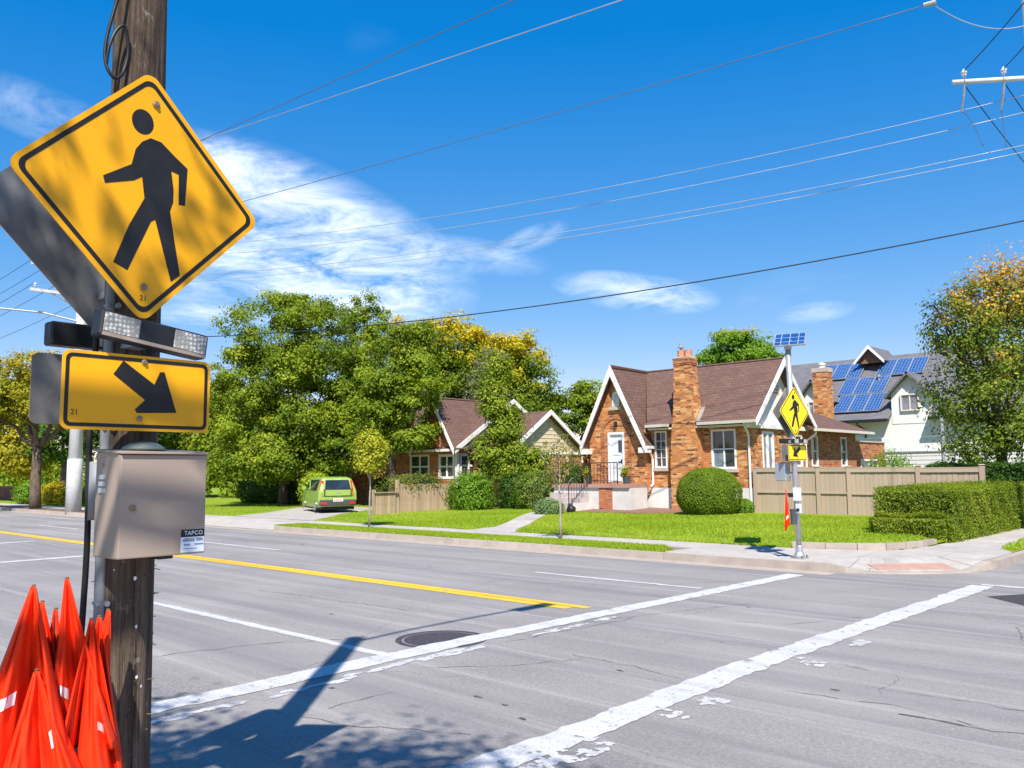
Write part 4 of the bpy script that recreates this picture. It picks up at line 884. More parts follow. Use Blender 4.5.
# ---- left brick house with cream gable
H2 = thing('neighbour_house', 'red brick house with brown cross gables half hidden behind shrubs and trees', 'house', (-33,29,.2))
YA, XA = 28.0, -30.2
wa = (-33.7,-32.2,1.5,2.72); wb = (-31.5,-30.35,1.5,2.70); wc = (28.2,29.4,1.55,2.72); wd_ = (-40.3,-38.7,1.1,2.35)
m = MB(); wall(m,'S',YA,-44,XA,.1,2.98,[wa,wb,wd_]); wall(m,'E',XA,YA,35.3,.1,2.95,[wc]); m.build('wall', 'brick_red', H2)
window(H2,'S',YA,*wa,2,2,cas=.1,muntin=.08); window(H2,'S',YA,*wb,2,2,cas=.12,muntin=.08); window(H2,'E',XA,*wc,2,2,cas=.12,muntin=.1); window(H2,'S',YA,*wd_,3,1,glass='window_pale',cas=.1)
RY, RZ = 31.6, 5.5; r = MB()
r.slab([(-44.5,27.55,2.95),(-29.75,27.55,2.95),(-29.75,RY,RZ),(-44.5,RY,RZ)], .1); r.slab([(-29.75,35.7,2.95),(-44.5,35.7,2.95),(-44.5,RY,RZ),(-29.75,RY,RZ)], .1)
fx = -31.3; r.slab([(fx+1.6,27.35,2.93),(fx+1.6,28.2,2.93),(fx,31.9,RZ+.012),(fx,27.35,RZ+.012)], .1); r.slab([(fx,27.35,RZ+.012),(fx,31.9,RZ+.012),(fx-1.6,28.2,2.93),(fx-1.6,27.35,2.93)], .1); r.build('roof', 'shingle_brown', H2)
MB().slab([(fx-1.35,27.7,2.98),(fx+1.35,27.7,2.98),(fx,27.7,RZ-.12)], .1).build('front_gable_end', 'brick_red', H2)
for s in (-1,1): MB().slab([(fx,27.33,RZ+.03),(fx+s*1.63,27.33,2.92),(fx+s*1.63,27.33,2.66),(fx,27.33,RZ-.24)][::s], .05).build('rake_board', 'trim_white', H2)
MB().slab([(XA+.01,27.9,2.95),(XA+.01,35.4,2.95),(XA+.01,RY,RZ-.12)], .05).build('side_gable_end', 'siding_cream', H2)
for y0 in (27.5,35.75):
    p = [(-29.73,y0,2.97),(-29.73,RY,RZ+.03),(-29.73,RY,RZ-.2),(-29.73,y0,2.72)]; MB().slab(p if y0 > RY else p[::-1], .05).build('rake_board', 'trim_white', H2)
MB().box(-44.4,-29.8,27.45,27.55,2.82,2.94).build('gutter', 'trim_white', H2); MB().box(XA-.02,XA+.12,27.9,28.05,.2,2.9).build('corner_board', 'trim_white', H2); MB().tube([(XA+.1,30.1,2.9),(XA+.1,30.1,.2)],.05,6).build('downspout', 'trim_white', H2)
# lower east wing, cream gable over brick
XB = -27.8; m = MB(); we = (29.7,30.5,1.35,2.5); wall(m,'S',29.1,XA,XB,.1,2.75,[(-29.7,-28.8,1.3,2.4)]); wall(m,'E',XB,29.1,34.6,1.3,2.72,[we]); m.build('east_wing', 'brick_red', H2); window(H2,'E',XB,*we,2,2,'trim_white'); window(H2,'S',29.1,-29.7,-28.8,1.3,2.4,2,2)
MB().box(XB-.3,XB+.05,29.05,34.65,.1,1.29).build('wing_base', 'stucco_white', H2)
MB().slab([(XB+.01,29.0,2.72),(XB+.01,34.7,2.72),(XB+.01,31.85,4.68)], .05).build('wing_gable_end', 'siding_cream', H2); sl = MB()
for j in range(9): sl.box(XB+.012,XB+.03,29.35+j*.3,34.35-j*.3,2.86+j*.2,2.87+j*.2)
sl.build('siding_laps', 'trim_cream', H2); MB().box(XB+.013,XB+.09,29.0,34.7,2.66,2.78).build('belt_band', 'trim_white', H2)
r = MB(); r.slab([(XA,28.7,2.70),(-27.45,28.7,2.70),(-27.45,31.85,4.82),(XA-.5,31.85,4.82)], .1); r.slab([(-27.45,35.0,2.70),(XA,35.0,2.70),(XA,31.85,4.82),(-27.45,31.85,4.82)], .1); r.build('wing_roof', 'shingle_brown', H2)
for y0 in (28.66,35.04):
    p = [(-27.43,y0,2.72),(-27.43,31.85,4.86),(-27.43,31.85,4.62),(-27.43,y0,2.48)]; MB().slab(p if y0 > 31 else p[::-1], .05).build('rake_board', 'trim_white', H2)
MB().box(XB+.02,XB+.1,33.3,33.42,.3,2.6).build('porch_post', 'trim_white', H2)
rl = MB().bar((-27.2,32.6,1.55),(-27.2,34.6,1.55),.06,.05)
for i in range(14): rl.bar((-27.2,32.65+i*.145,.75),(-27.2,32.65+i*.145,1.53),.03,.03)
rl.build('porch_railing', 'trim_white', H2)
# ---- far house glimpsed left of the big tree
H4 = thing('porch_house', 'brick house with white porch posts glimpsed under the big maple', 'house', (-52,34,.2))
m = MB(); wall(m,'S',36,-62,-46,.1,3.0,[(-58,-56.5,1,2.3),(-50,-48.5,1,2.3)]); wall(m,'E',-46,36,44,.1,3.0); m.build('wall', 'brick_red', H4); window(H4,'S',36,-58,-56.5,1,2.3,2,2); window(H4,'S',36,-50,-48.5,1,2.3,2,2)
r = MB(); r.slab([(-62.5,33.6,2.9),(-45.4,33.6,2.9),(-45.4,40,5.6),(-62.5,40,5.6)], .1); r.slab([(-45.4,46.4,2.9),(-62.5,46.4,2.9),(-62.5,40,5.6),(-45.4,40,5.6)], .1); r.build('roof', 'shingle_grey', H4)
for x in (-60,-56.5,-53,-49.5,-46.4): MB().lathe((x,34,.2),[(.2,0),(.2,.12),(.15,.16),(.14,2.5),(.2,2.56),(.2,2.68)],10).build('porch_post', 'trim_white', H4)
MB().box(-60.6,-45.9,33.9,36,.1,.2).build('porch_floor', 'concrete', H4); MB().box(-60.4,-46.1,33.9,34.1,2.69,2.85).build('porch_beam', 'trim_white', H4)

# ---------------------------------------------------------------- fences and hedges
TF = thing('tan_fence', 'tan board privacy fence joining the brick cottage to the hedge', 'fence', (-11,26.9,.27))
fence_board = mesh_of(MB().box(-.069,.069,-.011,.011,0,1), 'board', 'fence_tan', .004)
px_ = [-14.02,-11.81,-10.81,-8.73,-7.0]
for i, x in enumerate(px_):
    q = MB().box(x-.06,x+.06,26.83,26.97,.1,1.87).build('post', 'fence_tan', TF); MB().hexa([(x-.08,26.81,1.872),(x+.08,26.81,1.872),(x+.08,26.99,1.872),(x-.08,26.99,1.872),(x-.05,26.84,1.895),(x+.05,26.84,1.895),(x+.05,26.96,1.895),(x-.05,26.96,1.895)]).build('cap', 'fence_tan', q)
for (a, b), drop in zip(zip(px_, px_[1:]), (0,-.01,-.03,-.05)):
    n = max(1, round((b-a-.12)/.145)); w = (b-a-.12)/n
    for i in range(n): piece('board', fence_board, TF, (a+.06+w*(i+.5), 26.9+rnd.uniform(-.004,.004), .2), 0, (w/.145,1,1.56+drop))
    for z, h in ((1.72,.12),(1.02,.05),(.24,.10)): MB().box(a+.062,b-.062,26.845,26.886,z+drop,z+h+drop).build('rail', 'fence_tan', TF)
    MB().box(a+.064,b-.064,26.84,26.96,1.842+drop,1.868+drop).build('top_cap', 'fence_tan', TF)
# low weathered fence by the driveway
WF = thing('weathered_fence', 'low weathered plank fence with a sagging end beside the driveway', 'fence', (-27.3,22.6,.17)); old_board = mesh_of(MB().box(-.012,.012,-.062,.062,0,1), 'board', 'old_boards', .004)
for i in range(7): piece('board', old_board, WF, (-27.22,20.95+i*.142,.16), 0, (1,1,.86+rnd.uniform(-.02,.02)))
for i in range(20): piece('board', old_board, WF, (-27.32,22.12+i*.142,.16), rnd.uniform(-.03,.03), (1,1,1.2+rnd.uniform(-.06,.05)))
for y, h in ((20.84,1.0),(22.02,1.38),(24.95,1.3)): MB().box(-27.37,-27.25,y-.06,y+.06,.1,.16+h).build('post', 'old_boards', WF)
MB().box(-27.26,-27.14,20.8,22.0,1.025,1.06).build('top_rail', 'old_boards', WF); MB().box(-27.38,-27.335,22.1,24.9,.42,.5).build('rail', 'old_boards', WF); MB().box(-27.38,-27.335,22.1,24.9,1.05,1.13).build('rail', 'old_boards', WF)

def surf_leaves(parent, faces, n, size, cols, seed, thick=.05, name='foliage'):
    """leaves over rectangles (origin, edge u, edge v, normal)"""
    r = np.random.default_rng(seed); A = np.array([np.linalg.norm(np.cross(f[1], f[2])) for f in faces]); k = r.choice(len(faces), n, p=A/A.sum()); F = np.array(faces, float)
    a = r.uniform(0,1,(n,1)); b = r.uniform(0,1,(n,1)); nr = F[k,3]
    P = F[k,0]+F[k,1]*a+F[k,2]*b; wob = .035*np.sin(P[:,0]*5+P[:,2]*4)+.03*np.sin(P[:,1]*6.3+P[:,2]*7)
    P += nr*(r.normal(-.01,thick,(n,1))+wob[:,None]); P[:,2] = np.maximum(P[:,2], .12)
    V = leaves(P, nr+unit(n,r)*.8+np.array([0,0,.3]), size, None, r); base = np.clip(.5+.35*np.sin(P[:,0]*1.7+P[:,2]*2.2)*np.sin(P[:,1]*1.3), 0, 1)*.4+r.uniform(0,.6,n)
    t = tints(base, cols, r, .2); return np_mesh(name, V, 4, t, 'leaf', parent)
def box_faces(x0,x1,y0,y1,z0,z1):
    return [((x0,y0,z0),(x1-x0,0,0),(0,0,z1-z0),(0,-1,0)), ((x1,y0,z0),(0,y1-y0,0),(0,0,z1-z0),(1,0,0)), ((x0,y0,z1),(x1-x0,0,0),(0,y1-y0,0),(0,0,1)), ((x0,y0,z0),(0,y1-y0,0),(0,0,z1-z0),(-1,0,0))]
HEDGE = [(.06,.11,.010),(.13,.20,.015),(.23,.29,.025),(.33,.35,.045)]
hg = thing('clipped_hedge', 'large clipped green hedge with a low step in front at the corner', 'hedge', (-7,23,.145))
m = MB().box(-7.74,-6.12,20.98,28.3,.1,1.22); m.box(-7.6,-6.18,20.5,20.97,.1,.60); m.build('hedge_core', 'leaf_core', hg)
surf_leaves(hg, [((-7.8,20.9,.60),(1.74,0,0),(0,0,.69),(0,-1,0)), ((-6.06,20.9,.12),(0,7.4,0),(0,0,1.17),(1,0,0)), ((-7.8,20.9,1.29),(1.74,0,0),(0,7.4,0),(0,0,1)), ((-7.8,20.9,.12),(0,7.4,0),(0,0,1.24),(-1,0,0))], 95000, .042, HEDGE, 21)
surf_leaves(hg, box_faces(-7.68,-6.1,20.42,20.92,.13,.66), 24000, .042, HEDGE, 22, name='step_foliage')
hb = thing('tall_hedge', 'tall dark green hedge behind the clipped corner hedge', 'hedge', (-6,29.4,.145)); MB().box(-9.0,-3.4,28.8,30,.1,1.8).build('hedge_core', 'leaf_core', hb)
surf_leaves(hb, box_faces(-9.1,-3.4,28.7,30.1,.2,1.87), 20000, .08, DEEP, 23)
def bush(name, label, c, rx, ry, rz, n, size, cols, seed, core=True, thick=.06, cat='bush', lump=.05, **kw):
    t = thing(name, label, cat, (c[0],c[1],c[2]-rz*.85)); r = np.random.default_rng(seed)
    if core:
        q = MB(); q.lathe(c, [(rx*.86*math.sqrt(max(0.0,1-(h*1.15)**2))+.001, h*rz) for h in np.linspace(-.85,.84,9)], 14); q.map(lambda p: Vector((p.x, c[1]+(p.y-c[1])*ry/rx, p.z))).build('bush_core', 'leaf_core', t)
    u = unit(n, r); u[:,2] = np.where(u[:,2] < -.8, -u[:,2], u[:,2]); q = np.sign(u)*np.abs(u)**.85; q /= np.linalg.norm(q,axis=1,keepdims=True)**.7
    k = 1+lump*np.sin(u[:,0]*9+seed)*np.sin(u[:,2]*8)+r.normal(0,thick,n)
    P = np.array(c)+q*np.array([rx,ry,rz])*k[:,None]; P[:,2] = np.maximum(P[:,2], c[2]-rz*.86)
    tt = tints(np.clip(.5+.3*np.sin(u[:,0]*6+u[:,1]*5+seed)*np.cos(u[:,2]*5),0,1)*.5+r.uniform(0,.5,n), cols, r, .2)
    np_mesh('foliage', leaves(P, u+unit(n,r)*.7+np.array([0,0,.25]), size, None, r), 4, tt, 'leaf', t); return t
bush('round_bush', 'big smooth round clipped bush in front of the brick chimney', (-14.72,25.0,1.0), 1.03, 1.0, .86, 36000, .042, [(.08,.15,.010),(.16,.25,.016),(.26,.33,.035)], 31, thick=.022, lump=.02)
bush('small_bush', 'small low clipped bush at the foot of the cottage downspout', (-14.1,26.15,.52), .34, .3, .30, 2500, .05, LIME, 32, thick=.04)
bush('lavender_bush', 'low rounded grey green bush beside the porch walk', (-20.3,23.35,.46), .55, .45, .34, 4200, .05, [(.10,.18,.06),(.2,.3,.10),(.26,.36,.16)], 33, thick=.10)
bush('side_shrub', 'pale small shrub left of the big round bush', (-15.75,25.75,.62), .32, .28, .42, 1500, .05, [(.10,.15,.06),(.22,.28,.14)], 34, core=False, thick=.16)
bush('ivy_shrub', 'bright green ivy mound climbing over the weathered fence end', (-26.1,25.0,.85), .95, .8, .82, 9000, .085, LIME, 35, thick=.12, lump=.15)
bush('flowering_shrub', 'orange flowered shrub topping the weathered fence', (-27.8,23.4,1.35), .55, 1.3, .34, 4200, .075, [(.06,.14,.015),(.14,.22,.03),(.40,.09,.03)], 36, thick=.2, lump=.15)
bush('globe_shrub', 'rounded speckled green shrub before the neighbour house', (-23.4,26.15,.95), .92, .8, .82, 9000, .075, [(.07,.14,.015),(.17,.25,.03),(.33,.36,.11)], 37, thick=.07, lump=.08)
bush('dark_shrub', 'dark leafy shrub between the ivy mound and the rounded shrub', (-24.9,26.6,.9), .75, .7, .8, 6500, .085, DEEP+[(.15,.24,.03)], 38, thick=.14, lump=.15)
bush('tall_rose_bush', 'tall rose bush with reddish blooms near the porch steps', (-22.7,27.6,1.1), .6, .6, .98, 6000, .08, [(.025,.07,.012),(.06,.13,.02),(.11,.2,.03),(.32,.08,.05)], 39, thick=.16, lump=.12)
bush('porch_shrub', 'light green shrub left of the concrete porch steps', (-22.75,26.4,.65), .42, .4, .55, 3200, .075, LIME, 40, thick=.14)
bush('yellow_shrub', 'yellow green shrub under the big maple left of the car', (-36.6,24.3,.95), .75, .7, .85, 5200, .10, [(.16,.26,.015),(.32,.42,.03),(.45,.5,.05)], 41, thick=.13)
bush('maple_understory', 'mid green bushy shrub under the left side of the maple', (-43.5,25.5,.9), 2.2, .9, .85, 12000, .11, DEEP+[(.12,.24,.03)], 42, thick=.12, lump=.15)
bush('shade_shrub', 'dark shrub in shade behind the yellow green shrub', (-39.5,26.0,.85), 1.5, .9, .8, 8000, .11, DEEP, 43, thick=.12, lump=.15)
bush('red_leaf_shrub', 'small shrub with red blooms right of the green car', (-33.9,26.3,.8), .5, .5, .7, 3000, .09, [(.03,.06,.015),(.07,.13,.02),(.28,.08,.05)], 44, thick=.15)
bush('fence_top_bush', 'young leafy bush showing above the tan fence before the white house', (-13.0,36.6,1.6), .85, .7, .75, 2600, .09, LIME, 45, core=False, thick=.2, lump=.2)
for i, (x, y, s, lb) in enumerate([(-58,17.9,.8,'yellow green bush by the red wall at the far left'),(-55,18.4,.7,'flowering yellow bush before the low red wall'),(-52.5,19.6,.65,'low green bush right of the yellow bushes at the wall')]):
    bush('roadside_bush', lb, (x,y,.5+s*.3), s*1.5, s, s*.85, 4000, .12, YELLOW if i == 1 else LIME, 50+i, thick=.14, lump=.15)
rw = thing('low_red_wall', 'low reddish brown garden wall beyond the left street tree', 'wall', (-58,20.5,.1)); MB().box(-85,-44,20.4,20.7,.05,1.05).build('wall_body', 'red_wall', rw); MB().box(-85,-44,20.36,20.74,1.052,1.14).build('coping', 'kerb_concrete', rw)

# ---------------------------------------------------------------- wooden utility pole in front with its crossing signs
XP, YP = -3.73, 1.53
UP = thing('wooden_utility_pole', 'weathered wooden utility pole carrying the large yellow pedestrian sign', 'utility pole', (XP,YP+.01,.13))
q = MB(); n = 40; lev = list(np.linspace(-.1, 7.05, 41)); b0 = 0
for i, z in enumerate(lev):
    cx = XP+.0*z; cy = YP+.012-.0085*(z-.1)
    rr = .119-.0022*z
    for j in range(n):
        a = 2*math.pi*j/n; k = 1+.02*math.sin(a*5+z*.7)+.012*math.sin(a*11-z*1.9)+.01*math.sin(a*17+z*.5); q.v.append((cx+math.cos(a)*rr*k, cy+math.sin(a)*rr*k, z))
for i in range(len(lev)-1):
    for j in range(n): q.f.append((i*n+j, i*n+(j+1)%n, (i+1)*n+(j+1)%n, (i+1)*n+j))
q.build('pole', 'pole_wood', UP, smooth=True, uvs=False)
st = MB()      # old nails, staples and scraps of paper left on the wood
for i in range(46):
    z = rnd.uniform(.5, 1.5); a = rnd.uniform(-1.7, 1.4); rr = .115; c = Vector((XP+math.cos(a)*rr, YP+math.sin(a)*rr, z)); d = Vector((math.cos(a),math.sin(a),rnd.uniform(-.3,.5)))
    st.tube([c, c+d*rnd.uniform(.008,.03)], .0018, 4)
st.build('nails', 'bolt', UP, uvs=False)['kind'] = 'stuff'; sc = MB()
for i in range(9):
    z = rnd.uniform(.75, 1.5); a = rnd.uniform(-1.1, .5); c = Vector((XP+math.cos(a)*.122, YP+math.sin(a)*.122, z)); tn = Vector((-math.sin(a),math.cos(a),0)); s1 = rnd.uniform(.004,.009)
    sc.poly([c+tn*s1*rnd.uniform(.5,1)*math.cos(t)+Vector((0,0,s1*rnd.uniform(.6,1.6)*math.sin(t))) for t in [k*1.05 for k in range(6)]])
sc.build('paper_scraps', 'tape', UP, uvs=False)['kind'] = 'stuff'
lt_ = MB().tube([(-3.73,1.47,6.75),(-3.70,2.2,7.0),(-3.62,3.2,7.2),(-3.58,4.0,7.25)],.03,8).build('lamp_arm', 'galvanised', UP, smooth=True); MB().hexa([(-3.68,3.9,7.18),(-3.48,3.9,7.18),(-3.46,4.6,7.2),(-3.70,4.6,7.2),(-3.64,3.9,7.3),(-3.52,3.9,7.3),(-3.52,4.55,7.29),(-3.64,4.55,7.29)]).build('lamp_head', 'steel_grey', lt_)
# conduit and cables down its left side
cd = thing('conduit_pipe', 'grey conduit pipe strapped down the left side of the wooden pole', 'conduit', (-3.70,1.37,.13))
MB().tube([(-3.690,1.372,.13),(-3.690,1.372,1.2),(-3.685,1.366,2.6),(-3.68,1.362,3.2)],.0215,12).build('pipe', 'conduit', cd, smooth=True)
MB().tube([(-3.70,1.345,1.62),(-3.70,1.345,1.86)],.03,12).build('junction_body', 'conduit', cd, smooth=True)
for z in (1.28,2.0,2.52,3.12): MB().tube([(-3.66,1.352,z),(-3.70,1.352,z+.002),(-3.74,1.40,z)],.008,6).lathe((-3.662,1.385,z),[(.012,0),(.012,.02)],8,(1,0,0)).build('strap', 'galvanised', cd)
cb = thing('black_cable', 'loose black cable looping at the top left of the wooden pole', 'cable', (-3.72,1.36,3.2))
lp = [(y[0], y[1]*.62+.528, y[2]*.9+.43) for y in [(-3.60,1.33,4.1),(-3.62,1.30,3.86),(-3.63,1.235,3.62),(-3.63,1.225,3.50),(-3.62,1.25,3.43),(-3.62,1.30,3.41),(-3.64,1.36,3.47),(-3.64,1.385,3.58),(-3.62,1.345,3.68),(-3.62,1.29,3.65),(-3.62,1.245,3.56),(-3.63,1.235,3.47)]]
def smooth_pts(P, k=5):
    P = [Vector(p) for p in P]; out = []
    for i in range(len(P)-1):
        a, b, c, d = P[max(i-1,0)], P[i], P[i+1], P[min(i+2,len(P)-1)]
        for j in range(k):
            t = j/k; out.append(.5*((2*b)+(c-a)*t+(2*a-5*b+4*c-d)*t*t+(3*b-a-3*c+d)*t**3))
    out.append(P[-1]); return out
MB().tube(smooth_pts(lp),.0075,7).build('cable_loop', 'cable_black', cb, smooth=True); MB().tube(smooth_pts([(-3.72,1.335,2.5),(-3.735,1.33,2.1),(-3.73,1.325,1.9),(-3.735,1.335,1.5),(-3.73,1.32,.9),(-3.73,1.325,.13)]),.013,8).build('cable_run', 'cable_black', cb, smooth=True)

class Plate:
    """a vertical board: h to the right as seen from its front, z up, d out of the front"""
    def __init__(s, c, ang, roll=0): s.roll = R(roll); s.c = Vector(c); a = R(ang); s.n = Vector((math.cos(a),math.sin(a),0)); s.h = Vector((-math.sin(a),math.cos(a),0))
    def __call__(s, h, z, d=0):
        h, z = h*math.cos(s.roll)-z*math.sin(s.roll), h*math.sin(s.roll)+z*math.cos(s.roll); return s.c + s.h*h + Vector((0,0,z)) + s.n*d
def rounded(pts, r, k=5):
    P = [Vector((p[0],p[1])) for p in pts]; out = []
    for i, p in enumerate(P):
        a = (P[i-1]-p).normalized(); b = (P[(i+1)%len(P)]-p).normalized(); half = math.acos(max(-1,min(1,a.dot(b))))/2; t = r/math.tan(half)
        s, e = p+a*t, p+b*t; c = p+(a+b).normalized()*(r/math.sin(half)); a0 = math.atan2(s.y-c.y,s.x-c.x); a1 = math.atan2(e.y-c.y,e.x-c.x); da = (a1-a0+math.pi)%(2*math.pi)-math.pi
        out += [(c.x+r*math.cos(a0+da*j/k), c.y+r*math.sin(a0+da*j/k)) for j in range(k+1)]
    return out
def slab_on(P, pts, d0, th): return MB().slab([P(h,z,d0) for h,z in pts], th)
def ring_on(P, outer, inner, d0, th):
    q = MB(); n = len(outer); b = 0
    for ring, d in ((outer,d0),(inner,d0),(inner,d0-th),(outer,d0-th)): q.v += [tuple(P(h,z,d)) for h,z in ring]
    for i in range(n):
        j = (i+1)%n
        for k in range(4): q.f.append((k*n+i, k*n+j, ((k+1)%4)*n+j, ((k+1)%4)*n+i))
    return q
PED = [(.008,.248),(.055,.244),(.115,.201),(.177,.161),(.17,-.005),(.141,-.007),(.137,.125),(.103,.131),(.116,.053),(.116,-.003),(.103,-.044),(.127,-.169),(.157,-.313),(.117,-.347),(.039,-.096),(.021,-.109),(-.07,-.33),(-.129,-.307),(-.069,-.139),(-.01,-.016),(-.023,.073),(-.058,.048),(-.174,.007),(-.183,.036),(-.069,.114),(-.054,.183),(-.028,.222)]
ARROW = [(-.073,.127),(.057,.039),(.079,.092),(.098,.094),(.155,-.073),(-.011,-.081),(-.02,-.066),(.02,-.027),(-.111,.07)]
def tri_poly(mb, pts3):
    """an outline that may be concave, filled with triangles"""
    b = len(mb.v); mb.v += [tuple(p) for p in pts3]; mb.f += [tuple(b+i for i in t) for t in tessellate_polygon([[Vector(p) for p in pts3]])]; return mb
def diamond_sign(name, label, P, mat, half=.539, symbol=True, scale=1.0, marks=True, group=None, border=True):
    t = thing(name, label, 'sign', P(0,0), 0, group); S = scale; D = [(0,-half*S),(half*S,0),(0,half*S),(-half*S,0)]; outer = rounded(D, .048*S)
    slab_on(P, outer, 0, .004).build('sign_face', mat, t); slab_on(P, rounded(D,.048*S), -.0045, .002).build('sign_back_sheet', 'sign_back', t)
    if border: ring_on(P, rounded([(x*.945,y*.945) for x,y in D], .04*S), rounded([(x*.898,y*.898) for x,y in D], .033*S), .0014, .001).build('border', 'sign_black', t)
    if symbol:
        q = tri_poly(MB(), [P(x*S,z*S,.0014) for x,z in PED]); q.poly([P((-.028+.047*math.cos(a))*S,(.308+.053*math.sin(a))*S,.0014) for a in [2*math.pi*i/24 for i in range(24)]]); q.build('pedestrian_symbol', 'sign_black', t, uvs=False)
    for h, z in ((.026,.40),(0,-.39)): MB().lathe(P(h*S,z*S,.001),[(.016*S,0),(.016*S,.004),(.009*S,.007),(.009*S,.012)],10,P.n).build('bolt', 'bolt', t)
    if marks: text_mesh('21', .032, lambda x, y: P(x, -.436+y, .0018), 'year_mark', 'sign_black', t)
    return t
def plaque_sign(name, label, P, mat, scale=1.0, mirror=False, symbol=True, marks=True, group=None):
    t = thing(name, label, 'sign', P(0,0), 0, group); S = scale; D = [(-.303*S,-.153*S),(.303*S,-.153*S),(.303*S,.153*S),(-.303*S,.153*S)]; outer = rounded(D, .03*S)
    slab_on(P, outer, 0, .004).build('sign_face', mat, t); slab_on(P, outer, -.0045, .002).build('sign_back_sheet', 'sign_back', t)
    if symbol:
        def ins(k): return [(x-math.copysign(k*S,x), y-math.copysign(k*S,y)) for x,y in D]
        ring_on(P, rounded(ins(.012),.024*S), rounded(ins(.026),.014*S), .0014, .001).build('border', 'sign_black', t)
        A = [((-x if mirror else x)*S, z*S) for x,z in ARROW]; tri_poly(MB(), [P(x,z,.0014) for x,z in (A[::-1] if mirror else A)]).build('arrow_symbol', 'sign_black', t, uvs=False)
        for h, z in ((.012,.128),(.0,-.104)): MB().lathe(P(h*S,z*S,.001),[(.012*S,0),(.012*S,.004),(.007*S,.006),(.007*S,.011)],10,P.n).build('bolt', 'bolt', t)
    if marks: text_mesh('21', .03, lambda x, y: P(-.252+x, -.088+y, .0016), 'year_mark', 'sign_black', t)
    return t
PD_ = Plate((-3.45,1.44,2.96), 4); PQ = Plate((-3.45,1.452,2.133), 2); PD_.c += PD_.h*.010
diamond_sign('pedestrian_sign', 'large yellow diamond pedestrian crossing sign on the wooden pole', PD_, 'sign_yellow')
plaque_sign('arrow_plaque', 'yellow rectangular sign with black arrow pointing down to the right', PQ, 'sign_yellow')
PB = Plate((-4.0,1.475,2.98), 184)           # the sign for the other direction, seen from behind
diamond_sign('reverse_pedestrian_sign', 'bare grey back of the diamond sign facing away on the wooden pole', PB, 'sign_yellow', marks=False)
PBQ = Plate((-3.98,1.505,2.18), 182); plaque_sign('reverse_plaque', 'bare grey back of the small rectangular sign facing away', PBQ, 'sign_yellow', marks=False)
br = thing('sign_brackets', 'steel brackets holding the crossing signs off the wooden pole', 'bracket', (-3.6,1.5,2.1))
for z in (2.6,3.3): MB().box(-3.99,-3.47,1.47,1.50,z,z+.03).build('bracket', 'galvanised', br)
for z in (2.04,2.24): MB().box(-3.97,-3.47,1.48,1.51,z,z+.03).build('bracket', 'galvanised', br)
def light_bar(label, P, group=None, W=.235, S=1.0, name='flasher_bar'):
    t = thing(name, label, 'flasher', P(0,0), 0, group)
    def bx(mb, h0,h1,z0,z1,d0,d1): return mb.hexa([P(h0,z0,d1),P(h1,z0,d1),P(h1,z0,d0),P(h0,z0,d0),P(h0,z1,d1),P(h1,z1,d1),P(h1,z1,d0),P(h0,z1,d0)])
    bx(MB(), -W,W,-.052*S,.052*S,-.08*S,0).build('housing', 'black_plastic', t, bevel=.008*S)
    bx(MB(), -W+.01*S,W-.01*S,-.05*S,-.036*S,-.005,.004).build('trim_strip', 'cabinet_steel', t)
    for s in (-1,1): bx(MB(), s*W*.64-.074*S,s*W*.64+.074*S,-.034*S,.044*S,-.004,.003).build('lamp_array', 'led_lens', t, bevel=.002)
    bx(MB(), -.03*S,.03*S,-.04*S,.02*S,-.25*S,-.081*S).build('mount', 'galvanised', t); return t
LB = Plate((-3.425,1.503,2.374), 6, -6.5); light_bar('black warning light bar with two lamp arrays above the arrow plaque', LB)
BB = Plate((-4.02,1.49,2.42), 184); light_bar('black light bar seen from behind above the grey plaque back', BB)
# steel cabinet on the pole
CB = thing('control_cabinet', 'brushed steel control cabinet with sticker mounted on the wooden pole', 'cabinet', (-3.5,1.52,1.48))
MB().box(-3.605,-3.385,1.392,1.728,1.475,1.895).build('case', 'cabinet_steel', CB, bevel=.004); MB().box(-3.383,-3.345,1.386,1.734,1.479,1.878).build('door', 'cabinet_steel', CB, bevel=.005, segs=2)
MB().hexa([(-3.61,1.382,1.897),(-3.332,1.382,1.88),(-3.332,1.738,1.88),(-3.61,1.738,1.897),(-3.61,1.382,1.907),(-3.332,1.382,1.89),(-3.332,1.738,1.89),(-3.61,1.738,1.907)]).build('rain_hood', 'cabinet_steel', CB, bevel=.002)
MB().lathe((-3.344,1.435,1.672),[(.012,0),(.012,.005),(.009,.008)],14,(1,0,0)).build('lock', 'bolt', CB); MB().lathe((-3.52,1.388,1.84),[(.006,0),(.006,.003)],8,(0,-1,0)).build('rivet', 'bolt', CB)
vt = MB()
for i in range(3): vt.box(-3.56,-3.50,1.386,1.392,1.73+i*.027,1.748+i*.027)
vt.build('side_vents', 'ventplastic', CB); MB().lathe((-3.50,1.535,1.90),[(.088,0),(.08,.012),(.055,.027),(.02,.034)],24).map(lambda p: p).build('antenna_dome', 'antenna_dome', CB, smooth=True)
sk = MB().box(-3.3448,-3.3435,1.632,1.730,1.487,1.578).build('sticker', 'sticker_white', CB); MB().box(-3.3438,-3.3428,1.632,1.730,1.548,1.578).build('sticker_header', 'sign_black', sk)
text_mesh('TAPCO', .024, lambda x, y: (-3.3422,1.684+x,1.563+y), 'sticker_name', 'sticker_white', sk)
ln = MB()
for y0, y1, z, h in ((1.640,1.690,1.530,.009),(1.697,1.725,1.531,.009),(1.645,1.672,1.514,.006),(1.69,1.728,1.515,.006),(1.642,1.70,1.500,.003),(1.648,1.72,1.541,.003)): ln.box(-3.3434,-3.3428,y0,y1,z,z+h)
ln.build('sticker_lines', 'sticker_ink', sk); MB().box(-3.55,-3.47,1.60,1.66,1.455,1.474).build('cable_gland', 'black_plastic', CB)

